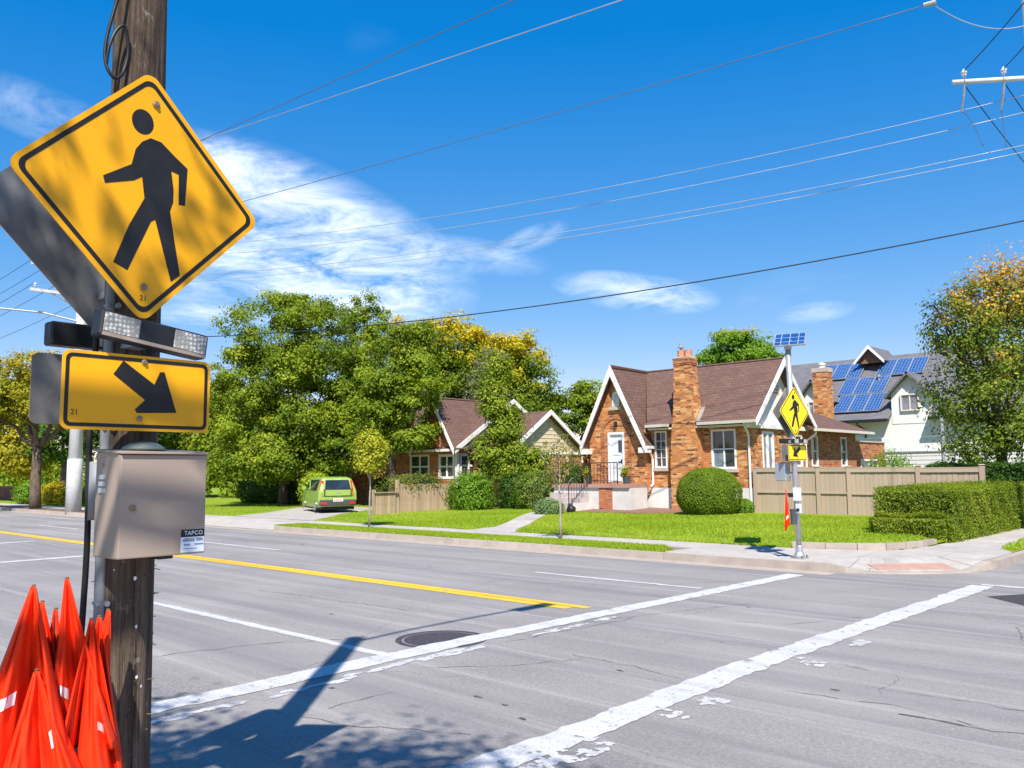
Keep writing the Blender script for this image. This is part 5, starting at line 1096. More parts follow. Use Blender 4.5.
CB.location.y -= .042; CB.location.z += .004; cd.location.y += .045; cb.location.y += .04

# ---- orange crossing flags in a holder on the pole
hd = thing('flag_holder', 'dark open bucket on the wooden pole holding the crossing flags', 'holder', (-3.42,1.25,.55)); q = MB(); q.lathe((-3.45,1.22,.52),[(.085,0),(.095,.3),(.09,.3),(.08,.02)],18); q.build('bucket', 'black_plastic', hd, smooth=True); MB().box(-3.63,-3.5,1.32,1.42,.6,.75).build('clamp', 'galvanised', hd)
def cloth(apex, foot, R0, ang, seed, drop=.62, spread=1.2, folds=2.5, tail=.0, stripe=None, label='', amp=.35, side=0.0):
    """a flag hanging in folds from the tip of its stick; apex and foot are world points"""
    a = Vector(apex); f = Vector(foot); ax = (f-a).normalized(); t = thing('crossing_flag', label, 'flag', apex, 0, 'orange crossing flags in the holder')
    MB().tube([a+Vector((-.014,.005,.006)), a.lerp(f,.3)+Vector((-.03,.012,0)), f], .007, 7).build('stick', 'brown_wood', t); r = random.Random(seed); e1 = Vector((math.cos(ang),math.sin(ang),0)); e2 = Vector((-math.sin(ang),math.cos(ang),0)); nu, nv = 44, 22
    ph = r.uniform(0,6)
    def S(s, v):
        th = (s-.5)*2; w = R0*v*spread; z = drop*v*(1+tail*th+.10*v*math.sin(th*folds*2.2+ph)) - .03*v*math.cos(th*2.3)
        fold = amp*R0*v**.75*((2/math.pi)*math.asin(math.sin(th*folds*math.pi+ph))*1.5+.5*math.sin(th*folds*2.3*math.pi+ph*1.7))
        fold += R0*v**.6*(.045*math.sin(th*17+v*6+ph*3)+.03*math.sin(th*29-v*9+ph))
        lim = w*th*(.86+.14*math.cos(th*3)) + side*v*R0
        return a + e1*(lim+.008*th) + e2*(fold+.009*(1-th*th)) + Vector((0,0,-z)) + ax*.0
    q = MB(); q.v = [tuple(S(i/nu, (j/nv))) for j in range(nv+1) for i in range(nu+1)]
    q.f = [(j*(nu+1)+i, j*(nu+1)+i+1, (j+1)*(nu+1)+i+1, (j+1)*(nu+1)+i) for j in range(nv) for i in range(nu)]
    o = q.build('cloth', 'flag_orange', t, smooth=True, uvs=False); md = o.modifiers.new('thickness', 'SOLIDIFY'); md.thickness = .0016
    if stripe:
        s0, s1, v0, v1, dv = stripe; q = MB(); k = 8; cdir = Vector((0,0,1.8))-a; cdir.normalize()
        for j in range(2):
            for i in range(k+1):
                s = s0+(s1-s0)*i/k; v = (v0 if j == 0 else v1)+dv*i/k; q.v.append(tuple(S(s,v)-Vector((cdir.x,cdir.y,0))*-.004))
        q.f = [(i,i+1,k+1+i+1,k+1+i) for i in range(k)]; q.build('reflective_tape', 'tape', t, smooth=True, uvs=False)
    return t
VA = R(66)     # across the line of sight to the holder
cloth((-3.36,1.06,1.41),(-3.44,1.2,.56),.29,VA,1,.78,1.0,1.6,.04,(.16,.42,.55,.61,-.08),'leftmost orange crossing flag with a slanting white tape',.22,-.10)
cloth((-3.48,1.13,1.335),(-3.47,1.2,.56),.13,VA,2,.6,.9,1.1,0,None,'furled orange crossing flag just behind the leftmost one',.25,.5)
cloth((-3.50,1.185,1.30),(-3.47,1.22,.56),.11,VA,3,.55,.9,1.2,0,None,'furled orange crossing flag third from the left',.25,.1)
cloth((-3.37,1.175,1.425),(-3.43,1.22,.56),.15,VA,4,.62,1.0,1.3,.02,(.20,.36,.62,.68,.02),'tallest orange crossing flag standing in the middle of the bunch',.26,.5)
cloth((-3.31,1.245,1.275),(-3.42,1.24,.56),.24,VA,5,.84,.98,1.9,-.03,(.62,.76,.46,.50,.03),'front orange crossing flag spreading over the foot of the pole',.2,.06)
cloth((-3.45,1.36,1.28),(-3.46,1.25,.56),.10,VA,6,.5,.9,1.0,0,None,'rightmost short orange crossing flag close against the wooden pole',.25,-.55)
cloth((-3.38,1.30,1.27),(-3.44,1.24,.56),.13,VA,7,.6,.9,1.2,0,None,'narrow orange crossing flag between the front flag and the rightmost',.25,.1)
cloth((-3.32,1.07,1.12),(-3.44,1.21,.56),.24,VA,8,.55,1.1,1.7,.1,(.55,.70,.40,.50,-.05),'low orange crossing flag hanging under the leftmost one',.22,.25)

# ---------------------------------------------------------------- far crossing post with its signs
BX, BY = -7.15, 15.30
SP = thing('crossing_signal_post', 'galvanised crossing signal post with solar panel on the far pavement corner', 'post', (BX,BY,.145))
MB().tube([(BX,BY,.145),(BX-.035,BY-.03,4.14)],.052,14).build('pole', 'galvanised', SP, smooth=True)
MB().box(BX-.13,BX+.13,BY-.13,BY+.13,.146,.165).lathe((BX,BY,.17),[(.10,0),(.10,.04),(.07,.10),(.062,.2),(.054,.22)],14).build('base', 'galvanised', SP)
for dx in (-.1,.1):
    for dy in (-.1,.1): MB().lathe((BX+dx,BY+dy,.17),[(.018,0),(.018,.04)],6).build('anchor_bolt', 'bolt', SP)
pm = MB().tube([(BX-.035,BY-.03,4.08),(BX-.035,BY-.03,4.18)],.07,10).bar((BX-.12,BY-.03,4.18),(BX+.06,BY-.03,4.22),.06,.05).build('panel_mount', 'galvanised', SP)
pa = Vector((.95,.31,0)).normalized(); pb = Vector((-.31*.80,.95*.80,.60)).normalized(); pc_ = pa.cross(pb); o = Vector((BX+.0,BY,4.28)); PP = lambda u, v, w: o+pa*u+pb*v+pc_*w
sp = MB().hexa([PP(-.29,-.24,-.03),PP(.29,-.24,-.03),PP(.29,.24,-.03),PP(-.29,.24,-.03),PP(-.29,-.24,0),PP(.29,-.24,0),PP(.29,.24,0),PP(-.29,.24,0)]).build('solar_panel', 'galvanised', SP)
MB().hexa([PP(-.27,-.22,-.004),PP(.27,-.22,-.004),PP(.27,.22,-.004),PP(-.27,.22,-.004),PP(-.27,-.22,.003),PP(.27,-.22,.003),PP(.27,.22,.003),PP(-.27,.22,.003)]).build('cells', 'solar_cells', sp)
AF = -8                                        # these signs face traffic from the right
P1 = Plate((BX+.04,BY-.03,2.88), AF); diamond_sign('far_pedestrian_sign', 'small yellow diamond pedestrian sign on the far signal post', P1, 'sign_lime', scale=.90, marks=False)
P2 = Plate((BX-.10,BY-.03,2.88), 180+AF); diamond_sign('far_reverse_sign', 'back of the diamond sign behind the far yellow pedestrian sign', P2, 'sign_lime', scale=.9, marks=False)
light_bar('black light bar with two lamps under the far diamond sign', Plate((BX+.14,BY-.02,2.32), AF), S=.85, W=.23); light_bar('rear light bar on the back of the far signal post', Plate((BX-.16,BY-.02,2.33), 180+AF), S=.85, W=.23)
plaque_sign('far_arrow_plaque', 'small yellow arrow plaque below the lamps on the far signal post', Plate((BX+.06,BY-.02,2.11), AF), 'sign_lime', .98, True, marks=False); plaque_sign('far_reverse_plaque', 'grey backed plaque behind the far yellow arrow plaque', Plate((BX-.08,BY-.02,2.11), 180+AF), 'sign_lime', .98, marks=False)
fc = thing('far_cabinet', 'grey control box on the left of the far signal post', 'cabinet', (BX-.2,BY-.05,1.5)); MB().box(BX-.34,BX-.12,BY-.16,BY+.04,1.58,1.93).build('case', 'steel_grey', fc, bevel=.01); MB().box(BX-.33,BX-.13,BY-.18,BY-.162,1.59,1.92).build('door', 'steel_grey', fc, bevel=.006); MB().box(BX-.12,BX-.04,BY-.04,BY+.03,1.68,1.72).build('bracket', 'galvanised', fc)
pbn = thing('push_button', 'pedestrian push button with small sign on the far signal post', 'push button', (BX+.04,BY-.06,1.1)); MB().box(BX-.03,BX+.12,BY-.085,BY-.07,1.22,1.46).build('instruction_sign', 'sticker_white', pbn); MB().box(BX+.01,BX+.12,BY-.12,BY-.055,.98,1.16).build('button_body', 'ventplastic', pbn, bevel=.01); MB().lathe((BX+.065,BY-.12,1.05),[(.03,0),(.03,.015)],12,(0,-1,0)).build('button', 'black_plastic', pbn); MB().box(BX-.13,BX-.04,BY-.08,BY-.04,1.28,1.36).build('speaker', 'iron', pbn)
fh = thing('far_flag_holder', 'dark flag holder low on the far signal post', 'holder', (BX-.03,BY-.1,.8)); MB().lathe((BX-.03,BY-.11,.78),[(.055,0),(.06,.28),(.055,.28),(.05,.02)],12).build('bucket', 'bumper_grey', fh)
cloth((BX-.15,BY-.13,1.42),(BX-.04,BY-.11,.82),.07,R(40),12,.72,1.0,1.2,0,(.4,.75,.70,.78,0),'orange crossing flag in the holder of the far signal post',.3,.0)

# ---------------------------------------------------------------- utility poles and overhead wires
def insulator(mb, p): return mb.lathe(p, [(.02,0),(.02,.08),(.055,.09),(.065,.12),(.03,.14),(.075,.16),(.08,.2),(.03,.23),(.03,.27)], 10)
RP = thing('steel_utility_pole', 'tall pale utility pole at the right edge with a crossarm', 'utility pole', (-4.70,25.3,.145)); rx, ry = -4.70, 25.3
MB().tube([(rx,ry,.1),(rx,ry,15)],[.21,.15],14).build('pole', 'steel_grey', RP, smooth=True)
ZA = 12.0; ad = Vector((-.80,-.60,0)); arm = lambda t, z=0, o=0: Vector((rx,ry,ZA+z)) + ad*t + Vector((.6,-.8,0))*(.22+o)
MB().tube([arm(2.15), arm(-1.6)],.065,10).build('crossarm', 'pole_white', RP, smooth=True); MB().bar(arm(.2), arm(-.2),.26,.42).build('arm_clamp', 'pole_white', RP)
for t in (1.85,.85,-1.2): insulator(MB(), arm(t,.07)).build('insulator', 'ceramic', RP, smooth=True)
for t in (1.85,.85): MB().tube([arm(t,-.06), arm(t,-.35,-.1), arm(t,-.7,-.3)],.03,6).build('drop_clamp', 'galvanised', RP)
def wire(label, a, b, sag, rad=.012, mat='wire', k=26, name='overhead_wire'):
    a = Vector(a); b = Vector(b); pts = [a.lerp(b, i/k) - Vector((0,0,sag*4*(i/k)*(1-i/k))) for i in range(k+1)]
    o = MB().tube(pts, rad, 5).build(name, mat, None, smooth=True, uvs=False); return tag(o, label, 'wire', 'overhead wires')
LPX, LPY = -42.9, 15.1
LP = thing('white_utility_pole', 'pale utility pole with two crossarms on the far left verge', 'utility pole', (LPX,LPY,.13))
MB().tube([(LPX,LPY,.0),(LPX,LPY,13.2)],[.33,.21],16).build('pole', 'pole_white', LP, smooth=True); MB().lathe((LPX,LPY,.0),[(.35,0),(.345,2.6),(.335,2.62)],16).build('base_sleeve', 'pole_white', LP, smooth=True)
for z in (10.5,11.75):
    MB().bar((LPX,LPY-2.3,z),(LPX,LPY+1.2,z),.12,.14).build('crossarm', 'pole_white', LP)
    for dy in (-2.1,-1.2,.8): insulator(MB(), (LPX,LPY+dy,z+.07)).build('insulator', 'ceramic', LP, smooth=True)
    MB().bar((LPX,LPY-1.5,z),(LPX,LPY,z-.7),.05,.05).build('brace', 'steel_grey', LP)
MB().tube([(LPX+.1,LPY-.1,9.2),(LPX-.5,LPY-1.6,9.55),(LPX-1,LPY-3.4,9.6)],.045,8).build('lamp_arm', 'steel_grey', LP); MB().hexa([(LPX-1.1,LPY-4.3,9.54),(LPX-.9,LPY-4.3,9.54),(LPX-.9,LPY-3.4,9.54),(LPX-1.1,LPY-3.4,9.54),(LPX-1.06,LPY-4.25,9.68),(LPX-.94,LPY-4.25,9.68),(LPX-.94,LPY-3.4,9.68),(LPX-1.06,LPY-3.4,9.68)]).build('lamp_head', 'steel_grey', LP)
wire('highest thin wire, leaving the top edge of the sky above the centre', (-69.64,14.88,17.83), (-7.97,10.64,10.18), .2, .010)
wire('second highest wire, crossing the deep blue at the top', (-69.51,14.76,19.52), (-6.79,11.79,9.95), .05, .012, 'wire_light')
wire('third wire from the top, running to the clamp near the top right', (-42.9,15.1,13.1), (-6.65,22.97,13.94), .15, .013)
wire('upper of the four pale parallel wires reaching the right crossarm', (-42.9,13.0,12.15), (-4.62,25.22,11.65), 1.0, .011, 'wire_light')
wire('second of the four pale parallel wires below the right crossarm', (-42.9,13.9,12.05), (-4.66,25.25,11.2), 1.05, .011, 'wire_light')
wire('third of the four pale parallel wires below the right crossarm', (-42.9,13.0,10.85), (-4.72,25.31,10.33), .9, .011, 'wire_light')
wire('lowest of the four pale parallel wires below the right crossarm', (-42.9,13.9,10.75), (-4.74,25.32,10.15), .85, .011, 'wire_light')
wire('dark sagging cable, the lowest wire across the whole sky', (-42.9,15.1,8.45), (-4.88,25.45,8.34), .95, .02, 'wire_dark')
MB().lathe((-6.65,22.97,13.94),[(.03,0),(.07,.02),(.07,.3),(.03,.32)],8,(.9,.2,.02)).build('line_clamp', 'steel_grey', RP)
wire('slack jumper wire looping from the clamp to the right pole', (-6.45,23.02,13.95), (-4.72,25.2,13.55), .35, .014, 'wire_light')
wire('dark wire rising from the crossarm tip past the right edge', arm(1.85,.3), (-2.8,19.9,12.6), .1, .014, 'wire_dark')
wire('dark wire rising from the inner insulator past the right edge', arm(.85,.3), (-2.2,20.4,12.6), .1, .014, 'wire_dark')
wire('dark wire falling from the crossarm tip along the side street', arm(1.85,-.1), (-6.2,50,12.0), .6, .014, 'wire_dark')
wire('dark wire falling from the inner insulator along the side street', arm(.85,-.1), (-5.2,50,12.0), .6, .014, 'wire_dark')
wire('short looped lead from the crossarm tip down to the parallel wires', arm(1.85,-.7,-.3), (-5.9,24.8,10.4), -.2, .009, 'wire'); wire('short looped lead from the inner insulator down to the parallel wires', arm(.85,-.7,-.3), (-5.4,25.0,10.3), -.2, .009, 'wire')
for i, (dy, z) in enumerate([(-2.1,12.1),(-1.2,12.1),(-2.1,10.85),(-1.2,10.85),(.8,10.85)]):
    wire(('upper outer','upper inner','lower outer','lower middle','lower inner')[i]+' wire running left from the pale pole with two crossarms', (LPX,LPY+dy,z), (-95,14+dy,z+.4), 1.0, .012, 'wire_dark')


# ---------------------------------------------------------------- parked car
CAR = thing('parked_car', 'lime green boxy hatchback parked on the drive under the maple', 'car', (-31.75,21.72,.16), R(68)); CAR.scale = (.94,.94,.94)
st_ = [(-2.04,.42,.76,.82,.80,.74,.95),(-2.02,.36,.80,.86,.84,.78,1.04),(-1.93,.30,.82,.875,.85,.72,1.30),(-1.80,.26,.82,.88,.85,.66,1.555),(-1.5,.24,.82,.88,.86,.65,1.60),(-.4,.22,.82,.88,.86,.66,1.615),(.4,.22,.82,.88,.86,.66,1.59),(.75,.22,.82,.88,.86,.64,1.53),(1.25,.22,.82,.87,.84,.74,1.08),(1.75,.26,.80,.85,.78,.70,.98),(1.98,.32,.74,.78,.70,.6,.86),(2.05,.42,.66,.70,.62,.5,.74)]
q = MB(); K = 12
for y, zb, w, w1, w2, wr, zr in st_:
    belt = min(.98, zr-.06); q.v += [(-w*.9,y,zb),(-w,y,zb+.06),(-w1,y,.58),(-w2,y,belt),(-wr,y,zr-.05),(-wr+.12,y,zr),(wr-.12,y,zr),(wr,y,zr-.05),(w2,y,belt),(w1,y,.58),(w,y,zb+.06),(w*.9,y,zb)]
for i in range(len(st_)-1):
    for j in range(K): q.f.append((i*K+j, i*K+(j+1)%K, (i+1)*K+(j+1)%K, (i+1)*K+j)[::-1])
q.f.append(tuple(range(K))); q.f.append(tuple((len(st_)-1)*K+i for i in reversed(range(K))))
body = q.build('body', 'car_green', CAR, local=True); md = body.modifiers.new('round', 'BEVEL'); md.width = .03; md.segments = 2; md.limit_method = 'ANGLE'
def cp(name, mat, pts, th=.02, parent=CAR): return MB().slab(pts, th).build(name, mat, parent, local=True)
cp('rear_window', 'car_glass', [(.58,-2.035,1.09),(-.58,-2.035,1.09),(-.52,-1.845,1.47),(.52,-1.845,1.47)][::-1], .03)
cp('tailgate_panel', 'car_green', [(.56,-2.07,.78),(-.56,-2.07,.78),(-.56,-2.055,1.03),(.56,-2.055,1.03)][::-1], .03)
tg = cp('tailgate_surround', 'car_glass', [(.62,-2.056,.74),(-.62,-2.056,.74),(-.62,-2.046,1.07),(.62,-2.046,1.07)][::-1], .02)
cp('emblem', 'rim', [(.07,-2.074,.88),(-.07,-2.074,.88),(-.07,-2.07,.95),(.07,-2.07,.95)][::-1], .01)
for s in (-1,1):
    pts = [(s*.86,-1.99,.74),(s*.66,-2.06,.74),(s*.64,-2.04,1.08),(s*.60,-1.90,1.44),(s*.71,-1.80,1.44),(s*.83,-1.93,1.06)]; cp('tail_light', 'tail_red', pts if s < 0 else pts[::-1], .05)
    pts = [(s*.875,-1.55,1.02),(s*.875,.95,1.04),(s*.70,.66,1.47),(s*.69,-1.45,1.49)]; cp('side_window', 'car_glass', pts[::-1] if s < 0 else pts, .015)
    MB().box(min(s*.84,s*.885),max(s*.84,s*.885),-.18,-.10,1.0,1.5).build('door_pillar', 'car_green', CAR, local=True)
    MB().box(min(s*.86,s*1.05),max(s*.86,s*1.05),.72,.86,1.0,1.16).build('mirror', 'car_green', CAR, local=True, bevel=.03)
    MB().box(min(s*.5,s*.78),max(s*.5,s*.78),-2.10,-2.03,.40,.50).build('reflector', 'tail_red', CAR, local=True)
    for y in (-1.28,1.28):
        ty = MB().lathe((s*.68,y,.32),[(.22,0),(.30,.0),(.325,.03),(.325,.19),(.30,.215),(.21,.215)],22,(s,0,0)).build('wheel', 'tyre', CAR, local=True)
        rm = MB().lathe((s*.87,y,.32),[(.215,0),(.215,.015),(.18,.02),(.06,.0),(.05,.02)],18,(s,0,0)).build('rim', 'rim', ty, local=True)
MB().box(-.82,.82,-2.085,-1.9,.34,.60).build('bumper', 'bumper_grey', CAR, local=True, bevel=.03); MB().box(-.7,.7,-1.9,1.8,.16,.30).build('underbody', 'tyre', CAR, local=True)
pl = MB().box(-.22,.22,-2.10,-2.086,.52,.66).build('number_plate', 'plate', CAR, local=True); q = MB()
for i in range(6): q.box(-.17+i*.06,-.13+i*.06,-2.104,-2.1,.55,.62)
q.build('plate_characters', 'plate_red', pl, local=True)
MB().tube([(0,-1.6,1.6),(0,-1.75,1.85)],.008,5).build('aerial', 'black_plastic', CAR, local=True)

# ---------------------------------------------------------------- trees
TR = {}
TR['maple'] = ((-40.76, 25.11, 0.15), 2.2, [(-40.78, 24.05, 9.06, 2.71, 2.58, 2.28), (-38.06, 25.3, 8.61, 2.76, 2.62, 2.39), (-41.08, 22.82, 6.01, 2.12, 2.02, 2.55), (-38.55, 24.57, 5.67, 3.04, 2.89, 3.15), (-37.86, 27.24, 6.05, 2.06, 1.96, 3.25), (-40.02, 22.86, 3.07, 2.33, 2.22, 1.87), (-38.04, 26.12, 3.06, 2.23, 2.12, 1.8), (-42.61, 22.93, 4.76, 1.3, 1.24, 2.06), (-40.36, 25.64, 10.41, 1.55, 1.47, 1.22), (-40.61, 22.35, 2.67, 1.35, 1.28, 1.25), (-38.87, 23.35, 2.43, 1.74, 1.66, 1.13), (-36.92, 25.64, 4.06, 1.56, 1.48, 1.87)])
TR['spire'] = ((-40.06, 29.93, 0.15), 3, [(-39.24, 29.29, 11.6, 0.87, 0.82, 1.16), (-39.86, 28.83, 10.75, 0.64, 0.6, 1.04), (-38.97, 29.66, 10.85, 0.69, 0.66, 1.04), (-38.86, 29.87, 10.04, 0.81, 0.77, 1.39), (-39.54, 29.47, 8.33, 1.39, 1.32, 1.96), (-39.6, 29.75, 6.03, 1.5, 1.43, 2.31)])
TR['front'] = ((-32.58, 25.94, 0.15), 2.3, [(-32.04, 25.66, 7.25, 1.16, 1.1, 1.45), (-31.55, 26.32, 5.8, 1.45, 1.38, 1.64), (-32.58, 25.49, 4.85, 1.35, 1.29, 1.74), (-31.86, 27.09, 8.11, 0.79, 0.75, 1.09), (-31.47, 26.02, 3.61, 1.24, 1.18, 0.96), (-33.55, 25.47, 3.43, 0.98, 0.93, 1.17)])
TR['gold1'] = ((-50.57, 43.52, 0.15), 4, [(-50.55, 42.16, 11.33, 2.96, 2.81, 2.02), (-48.11, 44.45, 11.45, 2.65, 2.51, 2.18), (-49.69, 43.47, 7.83, 3.42, 3.25, 2.8), (-47.07, 44.53, 8.09, 2.3, 2.18, 2.76)])
TR['gold2'] = ((-44.28, 46.72, 0.15), 4, [(-43.99, 45.78, 10.07, 2.57, 2.44, 1.81), (-42.73, 47.17, 8.7, 1.81, 1.72, 2.26), (-44.28, 44.44, 7.88, 2.53, 2.4, 2.23), (-42.05, 48.07, 6.81, 1.21, 1.15, 1.66), (-42.83, 46.12, 5.64, 2.23, 2.12, 1.78)])
TR['pale'] = ((-41.12, 41.4, 0.15), 3, [(-40.68, 40.84, 8.42, 1.64, 1.56, 2.05), (-41.34, 40.51, 6.39, 1.37, 1.3, 1.64)])
TR['vine'] = ((-26.23, 27.1, 0.15), 1.3, [(-26.33, 26.54, 4.98, 0.62, 0.59, 1.06), (-26.01, 27.03, 3.65, 0.8, 0.76, 1.15), (-25.56, 26.98, 2.11, 0.96, 0.91, 0.96), (-26.68, 26.55, 2.56, 0.57, 0.55, 1.15), (-26.41, 26.96, 6.36, 0.4, 0.38, 0.72), (-24.76, 27.72, 2.23, 0.52, 0.5, 0.61)])
TR['back1'] = ((-47.84, 58.58, 0.15), 3, [(-47.88, 57.8, 6.77, 1.95, 1.85, 1.77), (-46.24, 59.18, 7.9, 1.59, 1.51, 1.5), (-45.25, 60.41, 5.86, 2.21, 2.1, 2.12), (-48.54, 55.85, 6.29, 1.57, 1.49, 1.4)])
TR['behind'] = ((-30.79, 56.73, 0.15), 4, [(-30.35, 55.86, 10.37, 2.05, 1.94, 1.24), (-29.24, 57.02, 9.63, 1.61, 1.53, 1.17), (-31.47, 54.91, 9.66, 1.02, 0.97, 0.73)])
TR['right'] = ((-7.68, 31.52, 0.15), 2.2, [(-7.58, 30.79, 7.3, 1.25, 1.19, 1.12), (-6.84, 31.45, 7.62, 1.12, 1.07, 1.25), (-8.27, 30.3, 6.16, 0.99, 0.94, 1.12), (-7.22, 30.68, 5.58, 1.3, 1.23, 1.3), (-8.53, 30.31, 4.35, 0.92, 0.88, 1.06), (-7.12, 30.37, 3.61, 1.21, 1.15, 1.27), (-8.18, 30.88, 2.7, 0.99, 0.94, 0.86), (-6.49, 32.01, 5.97, 1.19, 1.13, 1.98), (-6.36, 31.18, 2.97, 1.08, 1.03, 1.27), (-8.64, 29.83, 6.98, 0.4, 0.38, 0.4)])
TR['left'] = ((-48.88, 15.34, 0.15), 3.2, [(-49.73, 13.86, 6.61, 2.1, 1.99, 1.78), (-47.83, 14.94, 6.79, 1.56, 1.48, 1.56), (-47.82, 16.43, 6.1, 1.49, 1.41, 1.59), (-50.4, 12.73, 5.28, 2.08, 1.97, 1.76), (-47.96, 14.34, 5.32, 1.85, 1.75, 1.03), (-47.52, 16.87, 5.04, 1.27, 1.21, 1.17)])
TR['left2'] = ((-61.29, 20.9, 0.15), 3, [(-61.25, 20.51, 4.91, 2.29, 2.17, 2.29), (-59.24, 22.31, 5.56, 2.29, 2.17, 2.42), (-58.32, 24.61, 5.25, 2.46, 2.34, 2.46)])
TR['left3'] = ((-60.78, 28.31, 0.15), 3, [(-61.05, 27.59, 5.11, 2.49, 2.36, 2.63), (-59.22, 29.37, 4.72, 2.49, 2.36, 2.92), (-59.55, 28.69, 7.27, 1.61, 1.53, 1.61)])
TR['left4'] = ((-70.59, 19.01, 0.15), 3, [(-70.34, 18.79, 5.24, 3.22, 3.06, 3.22), (-66.38, 19.98, 3.7, 2.12, 2.02, 1.84)])
TR['fill'] = ((-61.59, 33.08, 0.15), 3, [(-62.22, 32.1, 4.51, 2.65, 2.51, 2.65), (-61.72, 35.22, 5.36, 3.21, 3.05, 3.21)])
TR['fill2'] = ((-49.49, 70.88, 0.15), 3, [(-49.74, 70.03, 5.68, 2.0, 1.9, 1.4), (-47.4, 72.36, 4.85, 2.0, 1.9, 1.2)])
def plant(key, name, label, n, size, cols, seed, **kw): b, hf, lo = TR[key]; return tree(name, label, b, hf, lo, n, size, cols, seed, **kw)
TR['maple'][2].extend([(-36.9,27.0,4.6,2.4,2.2,2.0), (-38.8,25.0,5.8,2.0,1.9,1.9)])
plant('maple', 'maple_tree', 'broad dense green maple above the parked car', 120000, .15, GREEN, 101, r0=.3, clump=.30, shell=.5, per=110, puff=(190, .85))
plant('spire', 'spire_tree', 'slender taller green tree rising behind the right of the maple', 11000, .16, GREEN, 102, r0=.2, clump=.28, shell=.3, per=90)
plant('front', 'leafy_tree', 'mid green tree in front of the left brick house', 42000, .14, GREEN, 103, r0=.2, clump=.24, shell=.5, per=80, puff=(85, .65))
plant('gold1', 'golden_tree', 'tall tree with golden yellow top behind the left brick house', 34000, .23, GREEN, 104, r0=.3, clump=.42, shell=.6, per=80, puff=(80, 1.1), warm_top=.34, warm=YELLOW)
plant('gold2', 'yellowing_tree', 'yellow tinged tree right of the golden one above the brown roof', 30000, .22, GREEN, 105, r0=.3, clump=.40, shell=.5, per=80, puff=(70, 1.0), warm_top=.42, warm=YELLOW)
plant('pale', 'thinning_tree', 'thin half bare tree with pale twigs above the brown roof', 2600, .2, [(.14,.17,.06),(.25,.25,.12)], 106, r0=.2, clump=.35, shell=.3, bark='bark_pale')
plant('vine', 'overgrown_tree', 'loose overgrown small tree hiding the middle of the left brick house', 20000, .12, GREEN, 107, r0=.09, clump=.26, shell=.35, per=70)
plant('back1', 'distant_tree', 'distant green tree between the two brick houses', 18000, .28, GREEN, 108, r0=.25, clump=.4, shell=.5, per=80, puff=(40, 1.1))
plant('behind', 'lime_tree', 'bright lime green tree top behind the cottage ridge', 20000, .2, LIME, 109, r0=.25, clump=.32, shell=.5, per=80, puff=(34, .9), warm_top=.85, warm=YELLOW)
plant('right', 'autumn_tree', 'airy tree with orange tinged leaves at the right edge', 30000, .11, [(.06,.11,.012),(.15,.22,.022),(.27,.33,.05)], 110, r0=.2, clump=.30, shell=.35, per=60, warm_top=.62, warm=[(.5,.30,.04),(.72,.36,.06),(.62,.46,.08)])
plant('left', 'street_tree', 'yellowing street tree with forked dark trunk at the left edge', 34000, .15, [(.12,.14,.01),(.27,.27,.016),(.46,.40,.03)], 111, r0=.26, clump=.28, shell=.55, per=80, puff=(70, .8), warm_top=.55, warm=[(.50,.40,.03),(.62,.42,.06)])
plant('left2', 'dark_yard_tree', 'dark green yard tree behind the pale left utility pole', 14000, .26, DEEP+[(.09,.17,.02)], 112, r0=.25, clump=.5, shell=.5)
plant('left3', 'olive_yard_tree', 'olive green tree seen between the cabinet and the maple', 15000, .28, GREEN, 113, r0=.25, clump=.5, shell=.5)
plant('left4', 'gold_yard_tree', 'golden yard tree at the far left behind the street tree', 12000, .28, [(.16,.18,.012),(.33,.30,.02),(.5,.40,.03)], 114, r0=.25, clump=.5, shell=.5)
plant('fill', 'hidden_yard_tree', 'dark tree mass behind the left flank of the maple', 12000, .30, DEEP, 115, r0=.25, clump=.6, shell=.5)
plant('fill2', 'low_distant_tree', 'low distant trees just above the cottage roof valley', 5000, .34, GREEN, 116, r0=.2, clump=.5, shell=.5)
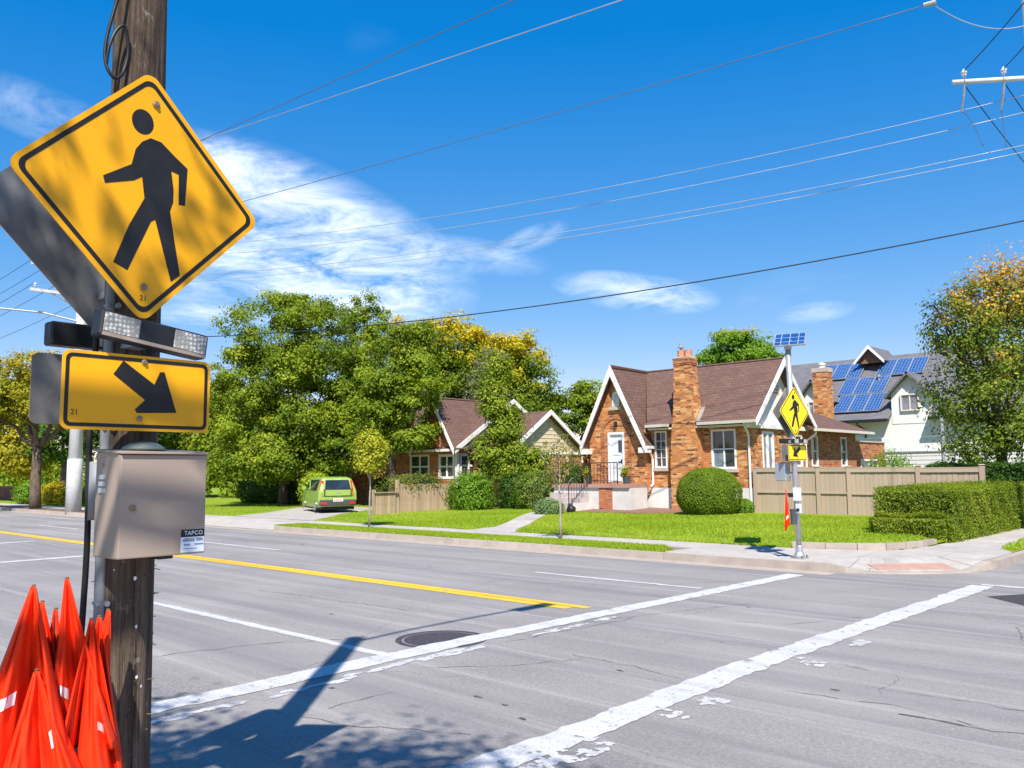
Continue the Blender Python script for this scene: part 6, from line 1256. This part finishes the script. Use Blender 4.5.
def sapling(label, x, y, top, crown_z, rx, rz, n, cols, seed, h0, lean=.0, size=.08):
    t = thing('sapling', label, 'sapling', (x,y,.146), 0, 'saplings on the kerb strip'); r = random.Random(seed); mb = MB()
    limb(mb, wiggle((x,y,.14),(x+lean,y,crown_z+rz*.6),6,.03,r), .035, .012, 7)
    for i in range(9):
        a = r.uniform(0,6.3); z0 = r.uniform(crown_z-rz*1.25, crown_z+.2*rz); k = r.uniform(.5,.95)
        limb(mb, wiggle((x+lean*.7,y,z0),(x+lean+math.cos(a)*rx*k,y+math.sin(a)*rx*k,z0+rz*r.uniform(.5,.95)),3,.04,r), .012, .004, 5)
    mb.build('trunk', 'bark_pale', t, smooth=True, uvs=False); crown(t, [(x+lean,y,crown_z,rx,rx,rz),(x+lean,y,crown_z+rz*.4,rx*.6,rx*.6,rz*.7)], n, size, cols, seed, .12, .2, per=18); return t
sapling('yellow green sapling with dense upright crown near the driveway', -21.4, 16.16, 3.3, 2.45, .52, .72, 4200, [(.2,.25,.02),(.38,.4,.03),(.52,.48,.05)], 201, 0, .02)
sapling('thin sparse sapling on the kerb strip before the garden walk', -13.65, 16.13, 2.9, 2.05, .52, .75, 750, [(.12,.17,.03),(.26,.24,.05),(.36,.22,.06)], 202, 0, -.04, .07)
# tree behind the camera: its shade falls on the road in front
tree('shade_tree', 'kerbside shade tree standing behind the viewer, shading the road', (-3.0,-5.2,.13), 3.2, [(-1.75,-2.1,7.0,.8,.8,.5),(-2.8,-1.9,7.0,.9,.9,.6),(-2.3,-3.3,7.3,1.3,1.1,.8),(-.15,-.75,7.0,.45,.35,.25),(-1.55,-1.5,7.0,.6,.35,.25),(-.6,-.8,7.0,.3,.2,.15),(.5,-.5,7.0,.4,.3,.25),(-3.4,-5,8.2,2.4,2.0,1.5),(-4.8,-4,7.6,1.6,1.5,1.0)], 21000, .12, GREEN, 120, r0=.22, clump=.32, shell=.3)
# wood beyond the left end of the street
crown(None, [(-150+i*13, 62+6*math.sin(i*1.7), 3.5, 8, 5, 4.2+1.2*math.sin(i*2.3)) for i in range(9)]+[(-130+i*8, 30+2*math.sin(i), 2.6, 5, 2.5, 3.0+.6*math.sin(i*1.9)) for i in range(10)], 60000, .45, GREEN, 300, .9, .3, 'distant_wood')
tag(bpy.data.objects['distant_wood'], 'distant mass of trees closing the street at the far left', 'wood', kind='stuff')
# post by the white house
gp = thing('grey_post', 'slim grey post standing before the white house at the hedge', 'post', (-11.3,38,.3)); MB().tube([(-11.3,38,.1),(-11.3,38,5.3)],.075,10).build('pole', 'steel_grey', gp); MB().lathe((-11.3,38,5.3),[(.09,0),(.09,.08),(.02,.12)],10).build('cap', 'steel_grey', gp)
